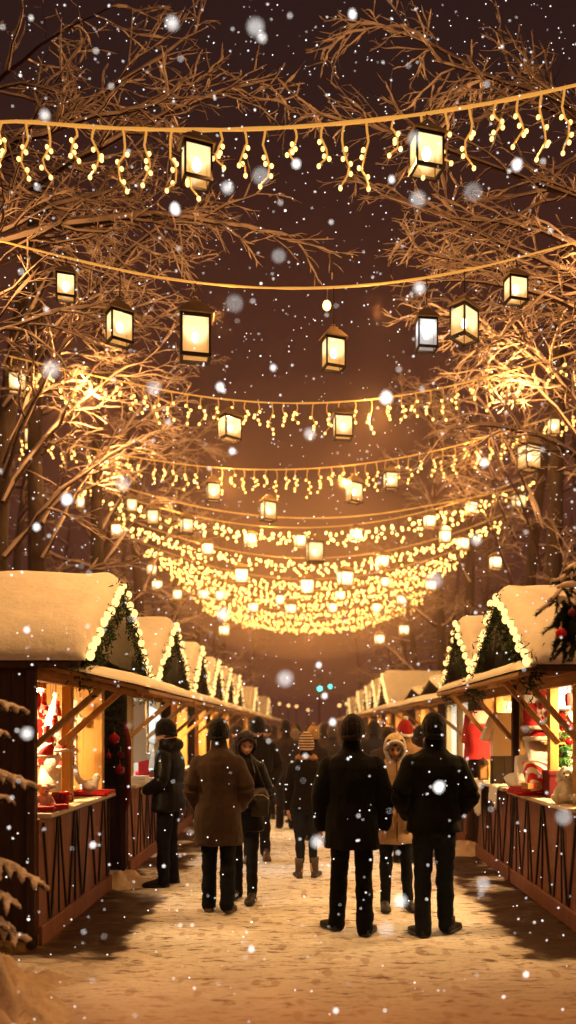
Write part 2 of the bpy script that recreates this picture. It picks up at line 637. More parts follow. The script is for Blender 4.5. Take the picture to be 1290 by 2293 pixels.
# ------------------------------------------------------------------ ground
def ground():
    def axis(parts):
        a = np.concatenate([np.linspace(p, q, n, endpoint=False) for p, q, n in parts] + [[parts[-1][1]]])
        return a
    xs = axis([(-300, -40, 6), (-40, -8, 10), (-8, -3, 14), (-3, 3, 150), (3, 8, 14), (8, 40, 10), (40, 300, 6)])
    ys = axis([(-40, 3, 8), (3, 14, 260), (14, 40, 110), (40, 120, 20), (120, 500, 8)])
    nx, ny = len(xs), len(ys)
    X, Y = np.meshgrid(xs, ys)
    Z = np.zeros_like(X)
    for i in range(ny):
        for j in range(nx):
            x, y = X[i, j], Y[i, j]
            if 2.5 < y < 42 and abs(x) < 3.2:
                h = .016 * noise.noise(Vector((x * 1.2, y * 1.2, 0))) + .016 * noise.noise(Vector((x * 3, y * 7, 3)))
                h += .011 * noise.noise(Vector((x * 7, y * 16, 9)))
                d = min(1, max(0, (3.2 - abs(x)) / .5))
                Z[i, j] = h * d - .006
    V = np.stack([X, Y, Z], -1).reshape(-1, 3)
    F = [(i * nx + j, i * nx + j + 1, (i + 1) * nx + j + 1, (i + 1) * nx + j) for i in range(ny - 1) for j in range(nx - 1)]
    b = MB().add(V, F)
    m, nt, N, L = _new('trodden_snow')
    out = N.new('ShaderNodeOutputMaterial')
    P = N.new('ShaderNodeBsdfPrincipled')
    tc = N.new('ShaderNodeTexCoord')
    sx = N.new('ShaderNodeSeparateXYZ')
    L.new(tc.outputs['Object'], sx.inputs[0])

    def math_(op, a, b_=None, clamp=False):
        n = N.new('ShaderNodeMath')
        n.operation = op
        n.use_clamp = clamp
        for i, q in enumerate((a, b_)):
            if q is None:
                continue
            if isinstance(q, (int, float)):
                n.inputs[i].default_value = q
            else:
                L.new(q, n.inputs[i])
        return n.outputs[0]

    def nz(scale, stretch, det=5, rough=.6):
        mp = N.new('ShaderNodeMapping')
        mp.inputs['Scale'].default_value = stretch
        L.new(tc.outputs['Object'], mp.inputs['Vector'])
        t = N.new('ShaderNodeTexNoise')
        t.inputs['Scale'].default_value = scale
        t.inputs['Detail'].default_value = det
        t.inputs['Roughness'].default_value = rough
        L.new(mp.outputs['Vector'], t.inputs['Vector'])
        return t.outputs['Fac']

    def ramp(v, a, b_):
        r = N.new('ShaderNodeMapRange')
        r.interpolation_type = 'SMOOTHSTEP'
        r.inputs[1].default_value, r.inputs[2].default_value = a, b_
        L.new(v, r.inputs[0])
        return r.outputs[0]

    def mix(f, a, b_):
        n = N.new('ShaderNodeMix')
        n.data_type = 'RGBA'
        if isinstance(f, float):
            n.inputs['Factor'].default_value = f
        else:
            L.new(f, n.inputs['Factor'])
        for i, q in ((6, a), (7, b_)):
            if isinstance(q, tuple):
                n.inputs[i].default_value = (*q, 1)
            else:
                L.new(q, n.inputs[i])
        return n.outputs[2]

    n_edge = nz(2.2, (1, 2, 1), 6)
    n_fleck = nz(5, (1, 4.2, 1), 8, .68)
    n_fine = nz(13, (1, 3.4, 1), 8, .7)
    n_big = nz(.7, (1, 1.3, 1), 4)
    n_print = nz(3.1, (1.2, 2.4, 1), 3, .5)
    snow = mix(ramp(n_big, .3, .7), (.86, .85, .84), (.79, .74, .68))
    snow = mix(math_('MULTIPLY', ramp(n_print, .52, .70), .40), snow, (.46, .34, .26))
    snow = mix(math_('MULTIPLY', ramp(n_fine, .50, .62), .48), snow, (.40, .27, .19))
    snow = mix(math_('MULTIPLY', ramp(n_fleck, .545, .61), .9), snow, (.10, .045, .028))
    # boot prints
    mpv = N.new('ShaderNodeMapping')
    mpv.inputs['Scale'].default_value = (2.6, 1.15, 1)
    L.new(tc.outputs['Object'], mpv.inputs['Vector'])
    vo = N.new('ShaderNodeTexVoronoi')
    vo.inputs['Scale'].default_value = 2.4
    L.new(mpv.outputs['Vector'], vo.inputs['Vector'])
    prn = ramp(math_('ADD', vo.outputs['Distance'], math_('MULTIPLY', math_('SUBTRACT', n_fine, .5), .22)), .25, .17)
    snow = mix(math_('MULTIPLY', prn, .5), snow, (.30, .19, .13))
    # foreground snow tinted darker, standing in for weaker light near the camera
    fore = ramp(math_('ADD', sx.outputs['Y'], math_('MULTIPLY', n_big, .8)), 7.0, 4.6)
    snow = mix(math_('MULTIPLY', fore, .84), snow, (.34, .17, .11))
    # bare wet paving beside the stall fronts, their shadow included in its dark tone
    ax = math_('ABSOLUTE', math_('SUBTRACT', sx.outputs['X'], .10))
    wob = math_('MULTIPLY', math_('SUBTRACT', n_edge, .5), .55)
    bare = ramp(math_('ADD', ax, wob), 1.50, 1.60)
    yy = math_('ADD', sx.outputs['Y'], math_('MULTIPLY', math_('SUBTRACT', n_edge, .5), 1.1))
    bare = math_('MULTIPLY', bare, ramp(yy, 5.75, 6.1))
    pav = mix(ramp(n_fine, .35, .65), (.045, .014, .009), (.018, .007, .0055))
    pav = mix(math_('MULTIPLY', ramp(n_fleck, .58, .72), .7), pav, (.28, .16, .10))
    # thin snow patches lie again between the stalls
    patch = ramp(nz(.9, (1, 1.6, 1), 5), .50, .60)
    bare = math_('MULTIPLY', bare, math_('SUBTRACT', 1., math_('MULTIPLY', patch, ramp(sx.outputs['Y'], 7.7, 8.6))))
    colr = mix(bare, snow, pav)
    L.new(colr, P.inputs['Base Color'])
    rg = N.new('ShaderNodeMapRange')
    rg.inputs[3].default_value, rg.inputs[4].default_value = .62, .42
    L.new(bare, rg.inputs[0])
    L.new(rg.outputs[0], P.inputs['Roughness'])
    P.inputs['Specular IOR Level'].default_value = .3
    bp = N.new('ShaderNodeBump')
    bp.inputs['Strength'].default_value = .55
    bp.inputs['Distance'].default_value = .03
    L.new(math_('ADD', n_fine, math_('MULTIPLY', n_print, .8)), bp.inputs['Height'])
    L.new(bp.outputs['Normal'], P.inputs['Normal'])
    L.new(P.outputs[0], out.inputs['Surface'])
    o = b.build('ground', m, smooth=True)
    o['kind'] = 'structure'
    o['label'] = 'trodden snow over brown paving along the market lane'


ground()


def snow_bank(name, label, pts, seed, rel=.7):
    """lumpy heap: pts are (x, y, height, radius)"""
    xs = [p[0] for p in pts]
    ys = [p[1] for p in pts]
    r = max(p[3] for p in pts) * 2.3
    x0, x1, y0, y1 = min(xs) - r, max(xs) + r, min(ys) - r, max(ys) + r
    nx, ny = int((x1 - x0) / .03), int((y1 - y0) / .03)
    X, Y = np.meshgrid(np.linspace(x0, x1, nx), np.linspace(y0, y1, ny))
    Z = np.zeros_like(X)
    for px, py, h, rr in pts:
        d2 = ((X - px) ** 2 + (Y - py) ** 2) / rr ** 2
        Z = np.maximum(Z, 0) + h * np.exp(-d2 * 1.6) * (1 - .45 * np.clip(Z / (h + 1e-6), 0, 1))
    for i in range(ny):
        for j in range(nx):
            v = Vector((X[i, j] * 3.6 + seed, Y[i, j] * 3.0, 0))
            lump = abs(noise.noise(v)) * .9 + .42 * abs(noise.noise(v * 2.3)) + .26 * noise.noise(v * 4.3) + .12 * noise.noise(v * 9.)
            Z[i, j] *= .70 + rel * lump
    Z -= .045
    V = np.stack([X, Y, Z], -1).reshape(-1, 3)
    F = [(i * nx + j, i * nx + j + 1, (i + 1) * nx + j + 1, (i + 1) * nx + j) for i in range(ny - 1) for j in range(nx - 1)
         if max(Z[i, j], Z[i, j + 1], Z[i + 1, j], Z[i + 1, j + 1]) > -.034]
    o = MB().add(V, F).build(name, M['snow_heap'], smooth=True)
    tag(o, label, 'snow heap', kind='structure')


snow_bank('snow_bank', 'heaped soft snow in front of the left stall', [(-1.95, 4.3, .20, .36), (-1.78, 4.9, .15, .28), (-2.15, 5.2, .26, .34), (-1.75, 5.4, .09, .22), (-1.52, 4.65, .09, .2), (-1.5, 4.1, .13, .26), (-1.72, 4.45, .16, .24),
          (-1.95, 3.6, .22, .34), (-1.35, 3.6, .10, .24), (-2.4, 4.6, .34, .45), (-1.36, 4.35, .05, .16), (-1.62, 3.8, .15, .24), (-1.95, 4.75, .2, .22)], 1, 2.1)
snow_bank('snow_bank', 'low snow heap in the gap between the two left stalls', [(-1.98, 8.75, .17, .26), (-1.72, 8.85, .08, .25), (-2.3, 8.8, .2, .3)], 4)
snow_bank('snow_bank', 'low snow heap at the far end of the right counter', [(2.15, 10.95, .20, .28), (1.95, 11.1, .10, .25), (2.5, 10.95, .25, .3)], 8)
# ------------------------------------------------------------------ trees
def rnd_dir(d, ang, rng):
    d = Vector(d).normalized()
    a = d.orthogonal().normalized()
    a.rotate(Matrix.Rotation(rng.uniform(0, 2 * PI), 3, d))
    return (d * math.cos(ang) + a * math.sin(ang)).normalized()


def polyline(p, d, L, rng, n, wob, up=0., end=None):
    """a crooked line of n+1 points"""
    p = Vector(p)
    d = Vector(d).normalized() if d else Vector((0, 0, 1))
    pts = [p.copy()]
    if end is not None:
        end = Vector(end)
        off = Vector((0, 0, 0))
        for i in range(1, n + 1):
            t = i / n
            off += Vector((rng.gauss(0, 1), rng.gauss(0, 1), rng.gauss(0, 1))) * wob
            arch = Vector((0, 0, up * 4 * t * (1 - t)))
            pts.append(p.lerp(end, t) + arch + off * (1 - t * .6))
        return pts
    st = L / n
    for i in range(n):
        d = (d + Vector((rng.gauss(0, wob), rng.gauss(0, wob), rng.gauss(0, wob) + up))).normalized()
        p = p + d * st
        pts.append(p.copy())
    return pts


class Twigs:
    def __init__(s):
        s.lines = []

    def add(s, pts, r0, r1, lvl):
        s.lines.append((np.array([tuple(p) for p in pts]), r0, r1, lvl))

    def sprout(s, pts, r0, rng, lvl, maxl, spec, t0=.2):
        """side branches along a line; spec[lvl] = (count per metre, length, angle)"""
        if lvl > maxl:
            return
        dens, ln, ang = spec[lvl]
        P = [Vector(p) for p in pts]
        tot = sum((P[i + 1] - P[i]).length for i in range(len(P) - 1))
        cnt = max(1, int(dens * tot * (1 - t0) + rng.random()))
        for c in range(cnt):
            t = t0 + (1 - t0) * (c + rng.random()) / cnt
            t = min(t, .995)
            f = t * (len(P) - 1)
            i = int(f)
            q = P[i].lerp(P[i + 1], f - i)
            d = (P[i + 1] - P[i]).normalized()
            nd = rnd_dir(d, ang * rng.uniform(.7, 1.25), rng)
            nd.z *= .6
            l = ln * rng.uniform(.55, 1.25) * (1.15 - .6 * t)
            r = max(.0028, r0 * (1 - .75 * t) * .5)
            r = min(r, l * .016 + .0022)
            n = 7 if lvl <= 1 else (5 if lvl == 2 else 3)
            q2 = polyline(q, nd, l, rng, n, .15, -.035)
            s.add(q2, r, r * .35, lvl)
            s.sprout(q2, r, rng, lvl + 1, maxl, spec, .15)

    def meshes(s, rng, snow=1.0, thick=1.):
        b = MB()
        for P, r0, r1, lvl in s.lines:
            n = len(P)
            rad = np.linspace(r0, r1, n) * thick
            k = 8 if r0 > .06 else (5 if r0 > .015 else 3)
            b.tube(P, rad, k, 0, cap=False)
            if snow:
                d = P[-1] - P[0]
                hor = math.hypot(d[0], d[1]) / (np.linalg.norm(d) + 1e-6)
                if hor > .45 and rng.random() < .92:
                    th = (np.minimum(rad * .8, .05) + .0095 * snow * hor * (1.5, 1.0, .55, .34)[lvl]) * np.array([rng.uniform(.55, 1.5) for _ in range(n)])
                    th[-1] *= .5
                    Q = P + np.array([0, 0, 1.]) * (rad * .55 + th * .55)[:, None]
                    b.tube(Q, th * 1.12, 5 if r0 > .012 else 4, 1, flat=.75, cap=False)
        return b


SPEC = {1: (3.6, 1.25, .75), 2: (5.5, .55, .75), 3: (6.5, .26, .7)}
SPEC_FINE = {1: (3.7, 1.25, .60), 2: (6.5, .55, .70), 3: (9.5, .24, .68)}


def near_tree(x, y, r, h, limbs, label, seed, snow=1.15, spec=SPEC_FINE, group=None):
    rng = random.Random(seed)
    root = thing('bare_tree', label, 'tree', (x, y, 0), group)
    tr = polyline((x, y, -.1), (0, 0, 1), h, rng, 14, .02, .03)
    P = np.array([tuple(p) for p in tr])
    rad = np.linspace(r, r * .45, len(P))
    rad[0] *= 1.35
    MB().tube(P, rad, 14, cap=False).build('trunk', M['bark'], root, True)
    T = Twigs()
    for z, end, lr, arch in limbs:
        st = Vector((x, y, z))
        end = Vector(end)
        ln = (end - st).length
        pts = polyline(st, None, 0, rng, 12, .035 * ln / 4, arch, end)
        lr *= .70
        T.add(pts, lr, lr * .16, 0)
        T.sprout(pts, lr, rng, 1, 3, spec, .22)
    T.meshes(rng, snow).build('crown', [M['twig'], M['snow_branch']], root)
    return root


sgn = {-1: 'left', 1: 'right'}
# trees that reach over the lane: (side, x, y, trunk radius, limbs)
def lm(z, px, py, D, lr=.05, arch=.15):
    return (z, at(px, py, D), lr, arch)


TREES = [
    (-4.5, 8.7, .21, 10.5, [lm(6.5, 620, 175, 9.7, .055, .35), lm(6.3, 640, 520, 9.1, .055, .5), lm(6.9, 480, 60, 10.1, .05, .2), lm(5.9, 430, 500, 9.5, .04, .3),
                            lm(5.3, 300, 690, 9.3, .045, .35), lm(6.9, 380, 230, 8.5, .05, .3), lm(7.5, 250, 20, 9.5, .05, .2), lm(6.1, 240, 420, 8.9, .04, .3)],
     'near bare tree whose snowy branches fill the upper left corner', 11),
    (-4.5, 11.9, .20, 10.5, [lm(5.0, 330, 800, 12.0, .06, .5), lm(5.6, 280, 640, 11.4, .05, .4), lm(4.2, 330, 985, 12.2, .045, .2),
                             lm(5.4, 180, 720, 10.2, .05, .3), lm(6.4, 440, 470, 11.0, .055, .4), lm(7.0, 300, 330, 11.2, .05, .3)],
     'bare tree at left with thick snowy limbs lit gold by the second lantern wire', 12),
    (-4.6, 13.9, .20, 11, [lm(4.6, 260, 1000, 14.4, .05, .3), lm(5.2, 380, 900, 14.4, .05, .4), lm(6.4, 400, 690, 14, .05, .4), lm(3.0, 215, 1250, 13.4, .03, .1)],
     'dark straight tree trunk rising above the first left snow roof', 13),
    (-4.6, 17.5, .19, 11, [lm(5.0, 380, 1100, 18.5, .05, .3), lm(5.8, 420, 990, 18, .05, .4), lm(7.0, 420, 800, 17.5, .05, .4), lm(3.2, 330, 1310, 16.9, .03, .1)],
     'dark tree trunk above the gap between the first and second left roofs', 14),
    (-4.6, 22.5, .19, 11, [lm(5.5, 450, 1110, 23, .05, .4), lm(7.5, 480, 950, 22, .05, .4), lm(3.2, 420, 1350, 21.6, .03, .1)],
     'dark tree trunk standing behind the second left snow roof', 15),
    (4.6, 8.9, .21, 10.5, [lm(6.7, 720, 250, 9.5, .055, .3), lm(5.9, 850, 430, 8.7, .035, .15), lm(6.9, 830, 40, 10.1, .05, .3), lm(5.5, 930, 565, 9.3, .05, .3), lm(5.2, 985, 650, 8.9, .045, .3),
                           lm(7.3, 960, 130, 9.0, .05, .3), lm(6.1, 1000, 470, 8.5, .045, .3)],
     'near bare tree whose branches reach in from the upper right over the lanterns', 21),
    (4.5, 11.6, .20, 10.5, [lm(4.9, 1000, 960, 10.8, .06, .45), lm(5.0, 1080, 830, 12.2, .05, .5), lm(5.8, 980, 700, 11.8, .05, .3), lm(6.6, 1000, 520, 11.5, .05, .4),
                            lm(5.4, 1130, 740, 11.4, .05, .3)],
     'bare tree at right with a thick snowy limb drooping across the third light string', 22),
    (4.62, 15.9, .21, 11, [lm(4.8, 1090, 960, 16.4, .05, .3), lm(5.6, 1010, 830, 16, .05, .3), lm(7, 980, 640, 16, .05, .4), lm(3.0, 1290, 1200, 14.2, .035, .1)],
     'thick dark tree trunk above the first right snow roof', 23),
    (4.75, 18.4, .17, 11, [lm(4.6, 1040, 1080, 18, .05, .3), lm(6, 960, 880, 18, .05, .4)],
     'slimmer dark trunk just behind the thick right-hand tree', 24),
    (4.6, 22.8, .20, 11, [lm(5.8, 900, 1040, 23.5, .05, .4), lm(3.4, 1000, 1330, 22.4, .03, .1), lm(8, 900, 880, 22, .05, .4)],
     'dark tree trunk behind the second right snow roof', 25),
]
for x, y, r, h, limbs, lab, seed in TREES:
    near_tree(x, y, r, h, limbs, lab, seed)


def wood_tree(seed):
    rng = random.Random(seed)
    root = thing('bare_tree', 'bare snow dusted tree in the hazy wood behind the stalls', 'tree', (0, 0, 0), 'trees of the hazy wood behind the stalls')
    tr = polyline((0, 0, -.1), (0, 0, 1), 11, rng, 12, .035, .03)
    P = np.array([tuple(p) for p in tr])
    MB().tube(P, np.linspace(.19, .05, len(P)), 10, cap=False).build('trunk', M['bark'], root, True)
    T = Twigs()
    for i in range(17):
        f = 2.4 + 8.2 * (i + rng.random()) / 17
        k = min(int(f / 11 * 12), 11)
        a = rng.uniform(0, 2 * PI)
        d = Vector((math.cos(a), math.sin(a), rng.uniform(.1, .6)))
        l = rng.uniform(1.7, 3.1) * (1.15 - f / 16)
        pts = polyline(tr[k], d, l, rng, 7, .12, .01)
        T.add(pts, .045, .01, 0)
        T.sprout(pts, .045, rng, 1, 3, {1: (2.8, 1.0, .75), 2: (4.5, .5, .75), 3: (4.5, .25, .7)}, .2)
    T.meshes(rng, 1.3, 1.15).build('crown', [M['twig'], M['snow_branch']], root)
    return root


protos = [wood_tree(s) for s in (31, 32, 33)]
rng = random.Random(5)
spots = []
for side in (-1, 1):
    for D, u in ((27.5, 4.7), (33, 4.9), (39, 4.8), (46, 5.2), (20, 7.5), (24.5, 6.8), (29, 7.5), (35, 8), (42, 7), (18, 10.0), (30, 11), (50, 7), (38, 12), (23, 10), (58, 4.5), (54, 9.5), (47, 11)):
        spots.append((side * (u + rng.uniform(-.3, .3)), D + rng.uniform(-1, 1)))
for i, (x, y) in enumerate(spots):
    if i < 3:
        o = protos[i]
        o.location = (x, y, 0)
        o.rotation_euler = (0, 0, rng.uniform(0, 6))
    else:
        dup_tree(protos[i % 3], (x, y, 0), rng.uniform(0, 6), rng.uniform(.85, 1.15))
# ------------------------------------------------------------------ light strings
TRUNKS = {-1: [(-4.5, 8.7), (-4.5, 11.9), (-4.6, 13.9), (-4.6, 17.5), (-4.6, 22.5), (-4.7, 27.5), (-4.9, 33), (-4.8, 39)],
          1: [(4.6, 8.9), (4.5, 11.6), (4.62, 15.9), (4.75, 18.4), (4.6, 22.8), (4.7, 27.5), (4.9, 33), (4.8, 39)]}


class Row:
    """a wire sagging between a left and a right tree; D is its distance at mid lane"""

    def __init__(s, D, pts):
        s.D = D
        P = [at(px, py, D) for px, py in pts]
        c = np.polyfit([p.x for p in P], [p.z for p in P], 2)
        s.c = c
        s.xl = min(TRUNKS[-1], key=lambda t: abs(t[1] - D))
        s.xr = min(TRUNKS[1], key=lambda t: abs(t[1] - D))

    def span(s, x0, x1):
        s.xl, s.xr = (x0, s.D + .4), (x1, s.D + .4)
        return s

    def pt(s, x):
        e_ = s.xl if x < 0 else s.xr
        y = s.D + (e_[1] - s.D) * max(0, abs(x) / abs(e_[0]) - .45) ** 2 / .3025
        return Vector((x, y, float(np.polyval(s.c, x))))


def small_ball(name, r, mat, sub):
    import bmesh
    bm = bmesh.new()
    bmesh.ops.create_icosphere(bm, subdivisions=sub, radius=r)
    for v in bm.verts:
        v.co.z *= 1.2
    me = bpy.data.meshes.new(name)
    bm.to_mesh(me)
    bm.free()
    me.materials.append(mat)
    me.polygons.foreach_set('use_smooth', [True] * len(me.polygons))
    return me


BULB_NEAR = small_ball('bulb', .0150, M['bulb_near'], 2)
BULB_MID = small_ball('bulb', .0185, M['bulb_mid'], 1)
BULB_FAR = small_ball('bulb', .028, M['bulb_far'], 1)


def add_ob(name, me, parent, pos):
    o = bpy.data.objects.new(name, me)
    return link(o, parent, Vector(pos))


def light_string(row, label, gap, drop, nb, near, seed, thick=.012, xr=None, group='light strings across the lane'):
    rng = random.Random(seed)
    x0, x1 = row.xl[0], row.xr[0]
    root_pt = row.pt(0)
    xs = np.linspace(x0, x1, 60)
    b = MB().tube([tuple(row.pt(x)) for x in xs], [thick * rng.uniform(.8, 1.3) for _ in xs], 6)
    root = b.build('light_string', M['wire'], None, True, org=root_pt)
    tag(root, label, 'light string', group)
    if not nb:
        return root
    x = x0 + .15
    kept = []
    rest = MB()
    while x < x1 - .1:
        p = row.pt(x)
        # only the span that shows
        px = VX + FPX * p.x / p.y
        if -80 < px < 1370:
            ln = drop * rng.uniform(.55, 1.15)
            n = 7
            pts = [p]
            side = rng.choice((-1, 1))
            for i in range(1, n + 1):
                t = i / n
                pts.append(p + Vector((side * .035 * math.sin(t * 7 + rng.uniform(-.5, .5)) * (.3 + t), rng.uniform(-.02, .02), -ln * t)))
            if near:
                dr = MB().tube([tuple(q) for q in pts], np.linspace(.0095, .0062, len(pts)) * (1 if near == 2 else .8), 5).build('icicle_drop', M['wire'], root, True)
            for k in range(nb):
                t = min(1, .35 + .65 * (k + rng.uniform(.1, .9)) / nb) if k < nb - 1 else 1.
                f = t * n
                i = min(int(f), n - 1)
                q = pts[i].lerp(pts[i + 1], f - i) + Vector((rng.choice((-1, 1)) * (.022 if t < 1 else 0), 0, -.01))
                if near:
                    add_ob('bulb', BULB_NEAR if near == 2 else BULB_MID, dr, q)
                else:
                    q = q + Vector((rng.uniform(-.05, .05), rng.uniform(-.1, .1), rng.uniform(-.04, .04)))
                    kept.append(q)
        x += gap * rng.uniform(.8, 1.2)
    if kept:
        rng.shuffle(kept)
        for q in kept[:96]:
            add_ob('bulb', BULB_FAR, root, q)
        ref = np.array([tuple(v.co) for v in BULB_FAR.vertices])
        fc = [tuple(p.vertices) for p in BULB_FAR.polygons]
        for q in kept[96:]:
            rest.add(ref + np.array(q), fc)
        if kept[96:]:
            o = rest.build('bulb_cluster', M['bulb_far'], root, True)
            o['kind'] = 'stuff'
    return root


R1 = Row(6.0, [(0, 264), (300, 289), (480, 292), (640, 287), (950, 250), (1290, 192)])
R2 = Row(8.2, [(0, 525), (300, 612), (430, 637), (640, 645), (850, 632), (1000, 610), (1290, 540)])
R3 = Row(11.2, [(270, 850), (480, 893), (720, 905), (900, 880), (1160, 825)])
R4 = Row(14.1, [(0, 935), (330, 1030), (640, 1057), (860, 1030), (1000, 995), (1290, 910)]).span(-5.5, 5.3)
R5 = Row(17.4, [(90, 1015), (300, 1090), (700, 1167), (950, 1130), (1180, 1065)])
R6 = Row(18.4, [(180, 1070), (420, 1150), (690, 1185), (900, 1155), (1130, 1085)]).span(-5.4, 5.4)
R7 = Row(21.3, [(250, 1140), (500, 1230), (700, 1250), (900, 1225), (1120, 1150)]).span(-5.3, 5.3)


def far_row(D, ymin, k=.047):
    return Row(D, [(690 + FPX * X / D, ymin - FPX * k * X * X / D) for X in (-4, -2, 0, 2, 4)])


light_string(R1, 'nearest warm icicle string high across the lane carrying two lanterns', .185, .46, 5, 2, 41)
light_string(R2, 'bare wire with no bulbs from which black lanterns hang above the lane', .2, .4, 0, 0, 42, .011)
light_string(R3, 'thin icicle string second from the front, below the big lanterns', .21, .42, 5, 1, 43, .010)
light_string(R4, 'icicle string third from the front, sagging over the mid lane', .20, .45, 6, 1, 44, .010)
light_string(R5, 'bare wire just above the first dense curtain of bulbs', .2, .4, 0, 0, 45, .013)
light_string(R6, 'highest of the dense curtains of round bulbs', .21, .46, 6, 0, 46, .012)
light_string(R7, 'second dense curtain of round bulbs from the top', .20, .44, 6, 0, 47, .012)
FAR_ROWS = [R6, R7]
for i, (D, ym) in enumerate(((24.0, 1297), (26.2, 1322), (28.6, 1344), (31.2, 1368), (34.0, 1388), (37.0, 1405))):
    FAR_ROWS.append(far_row(D, ym).span(-5.0, 5.0))
    light_string(FAR_ROWS[-1], ['third dense curtain of bulbs from the top', 'fourth dense curtain of bulbs from the top',
                 'fifth curtain of glowing bulbs, in the brightest band', 'sixth curtain of glowing bulbs from the top', 'second lowest glowing band of bulbs',
                 'lowest and farthest glowing band of bulbs above the lane'][i], .175, .33, 5, 0, 50 + i, .012)

# ------------------------------------------------------------------ lanterns
FLAME = small_ball('flame', .034, M['flame'], 2)


def lantern_mesh_set(w, h, rz, cool=False, far=False):
    """frame, roof and panes of one lantern about its centre"""
    fr, ro = MB(), MB()
    t = w * .075
    hw = w / 2
    zb, zt = -h * .45, h * .19
    R = Matrix.Rotation(rz, 3, 'Z')

    def rot(b):
        b.v = [(v * np.array([1, .70, 1])) @ np.array(R).T for v in b.v]
        return b
    for sx_ in (-1, 1):
        for sy_ in (-1, 1):
            fr.box((sx_ * (hw - t / 2), sy_ * (hw - t / 2), (zb + zt) / 2), (t, t, zt - zb))
    for s_ in (-1, 1):
        fr.box((s_ * (hw - t * .6), 0, zb - t * .45), (t * 1.5, w * 1.06, t * .9))
        fr.box((0, s_ * (hw - t * .6), zb - t * .45), (w - 2.7 * t, t * 1.5, t * .88))
    for z in (zb + t * .3, zt - t * .5):
        for a in range(4):
            c, s_ = math.cos(a * PI / 2), math.sin(a * PI / 2)
            d = (w - 2 * t, t * .8, t) if a % 2 else (t * .8, w - 2 * t, t)
            fr.box((c * (hw - t / 2), s_ * (hw - t / 2), z), d)
    fr.box((0, 0, zt + t * .25), (w * 1.02, w * 1.02, t * .5))
    # hipped roof with a small cap and a ring
    k = 4
    rings = []
    for r, z in ((hw * 1.20, zt + t * .55), (hw * 1.22, zt + t * .95), (hw * .60, zt + h * .21), (hw * .40, zt + h * .235), (hw * .38, zt + h * .28), (hw * .12, zt + h * .30)):
        rings.append([(r * sx_, r * sy_, z) for sx_, sy_ in ((-1, -1), (1, -1), (1, 1), (-1, 1))])
    ro.loft(rings)
    ring = [(w * .09 * math.cos(a), 0, zt + h * .32 + w * .09 * math.sin(a)) for a in np.linspace(0, 2 * PI, 13)]
    ro.tube(ring, w * .02, 5)
    panes = []
    for a in range(4):
        p = MB()
        x = hw - t * .55
        v = [(x, -hw + t, zb + t * .8), (x, hw - t, zb + t * .8), (x, hw - t, zt - t), (x, -hw + t, zt - t)]
        Ra = np.array(Matrix.Rotation(a * PI / 2, 3, 'Z'))
        p.add(np.array(v) @ Ra.T, [(0, 1, 2, 3)])
        panes.append(rot(p))
    return rot(fr), rot(ro), panes, zb, zt + h * .36


def pane_ob(b, mat, root, c, w_):
    b.v = [(v - np.array(c)) / w_ + np.array(c) for v in b.v]
    b.build('pane', M[mat], root).scale = (w_, w_, w_)


def lantern(px, py, D, wpx, hpx, label, rz, row=None, cool=False, simple=False):
    c = at(px, py, D)
    w_, h_ = wpx * D / FPX * .84, hpx * D / FPX
    root = thing('lantern', label, 'lantern', c, 'lanterns hung over the lane')
    fr, ro, panes, zb, ztop = lantern_mesh_set(w_, h_, rz)
    for b in [fr, ro] + panes:
        b.v = [v + np.array(c) for v in b.v]
    fr.build('frame', M['blackmetal'] if not simple else M['tinroof'], root)
    ro.build('lantern_roof', M['tinroof'], root)
    if simple:
        allp = MB()
        for p in panes:
            allp.merge(p)
        pane_ob(allp, 'pane_far', root, c, w_)
    else:
        for p in panes:
            pane_ob(p, 'pane_cool' if cool else 'pane', root, c, w_)
    f = add_ob('flame', FLAME, root, c + Vector((0, 0, zb * .25)))
    f.scale = (1, 1, 1.3)
    if row:
        wp = row.pt(c.x)
        top = c + Vector((0, 0, ztop))
        if wp.z - top.z > .01:
            wp.y = (wp.y + c.y) / 2 if abs(wp.y - c.y) < .3 else wp.y
            MB().tube([tuple(top), tuple((top + wp) / 2 + Vector((.006, 0, 0))), tuple(wp)], .006, 5).build('cord', M['cord'], root)
    return root


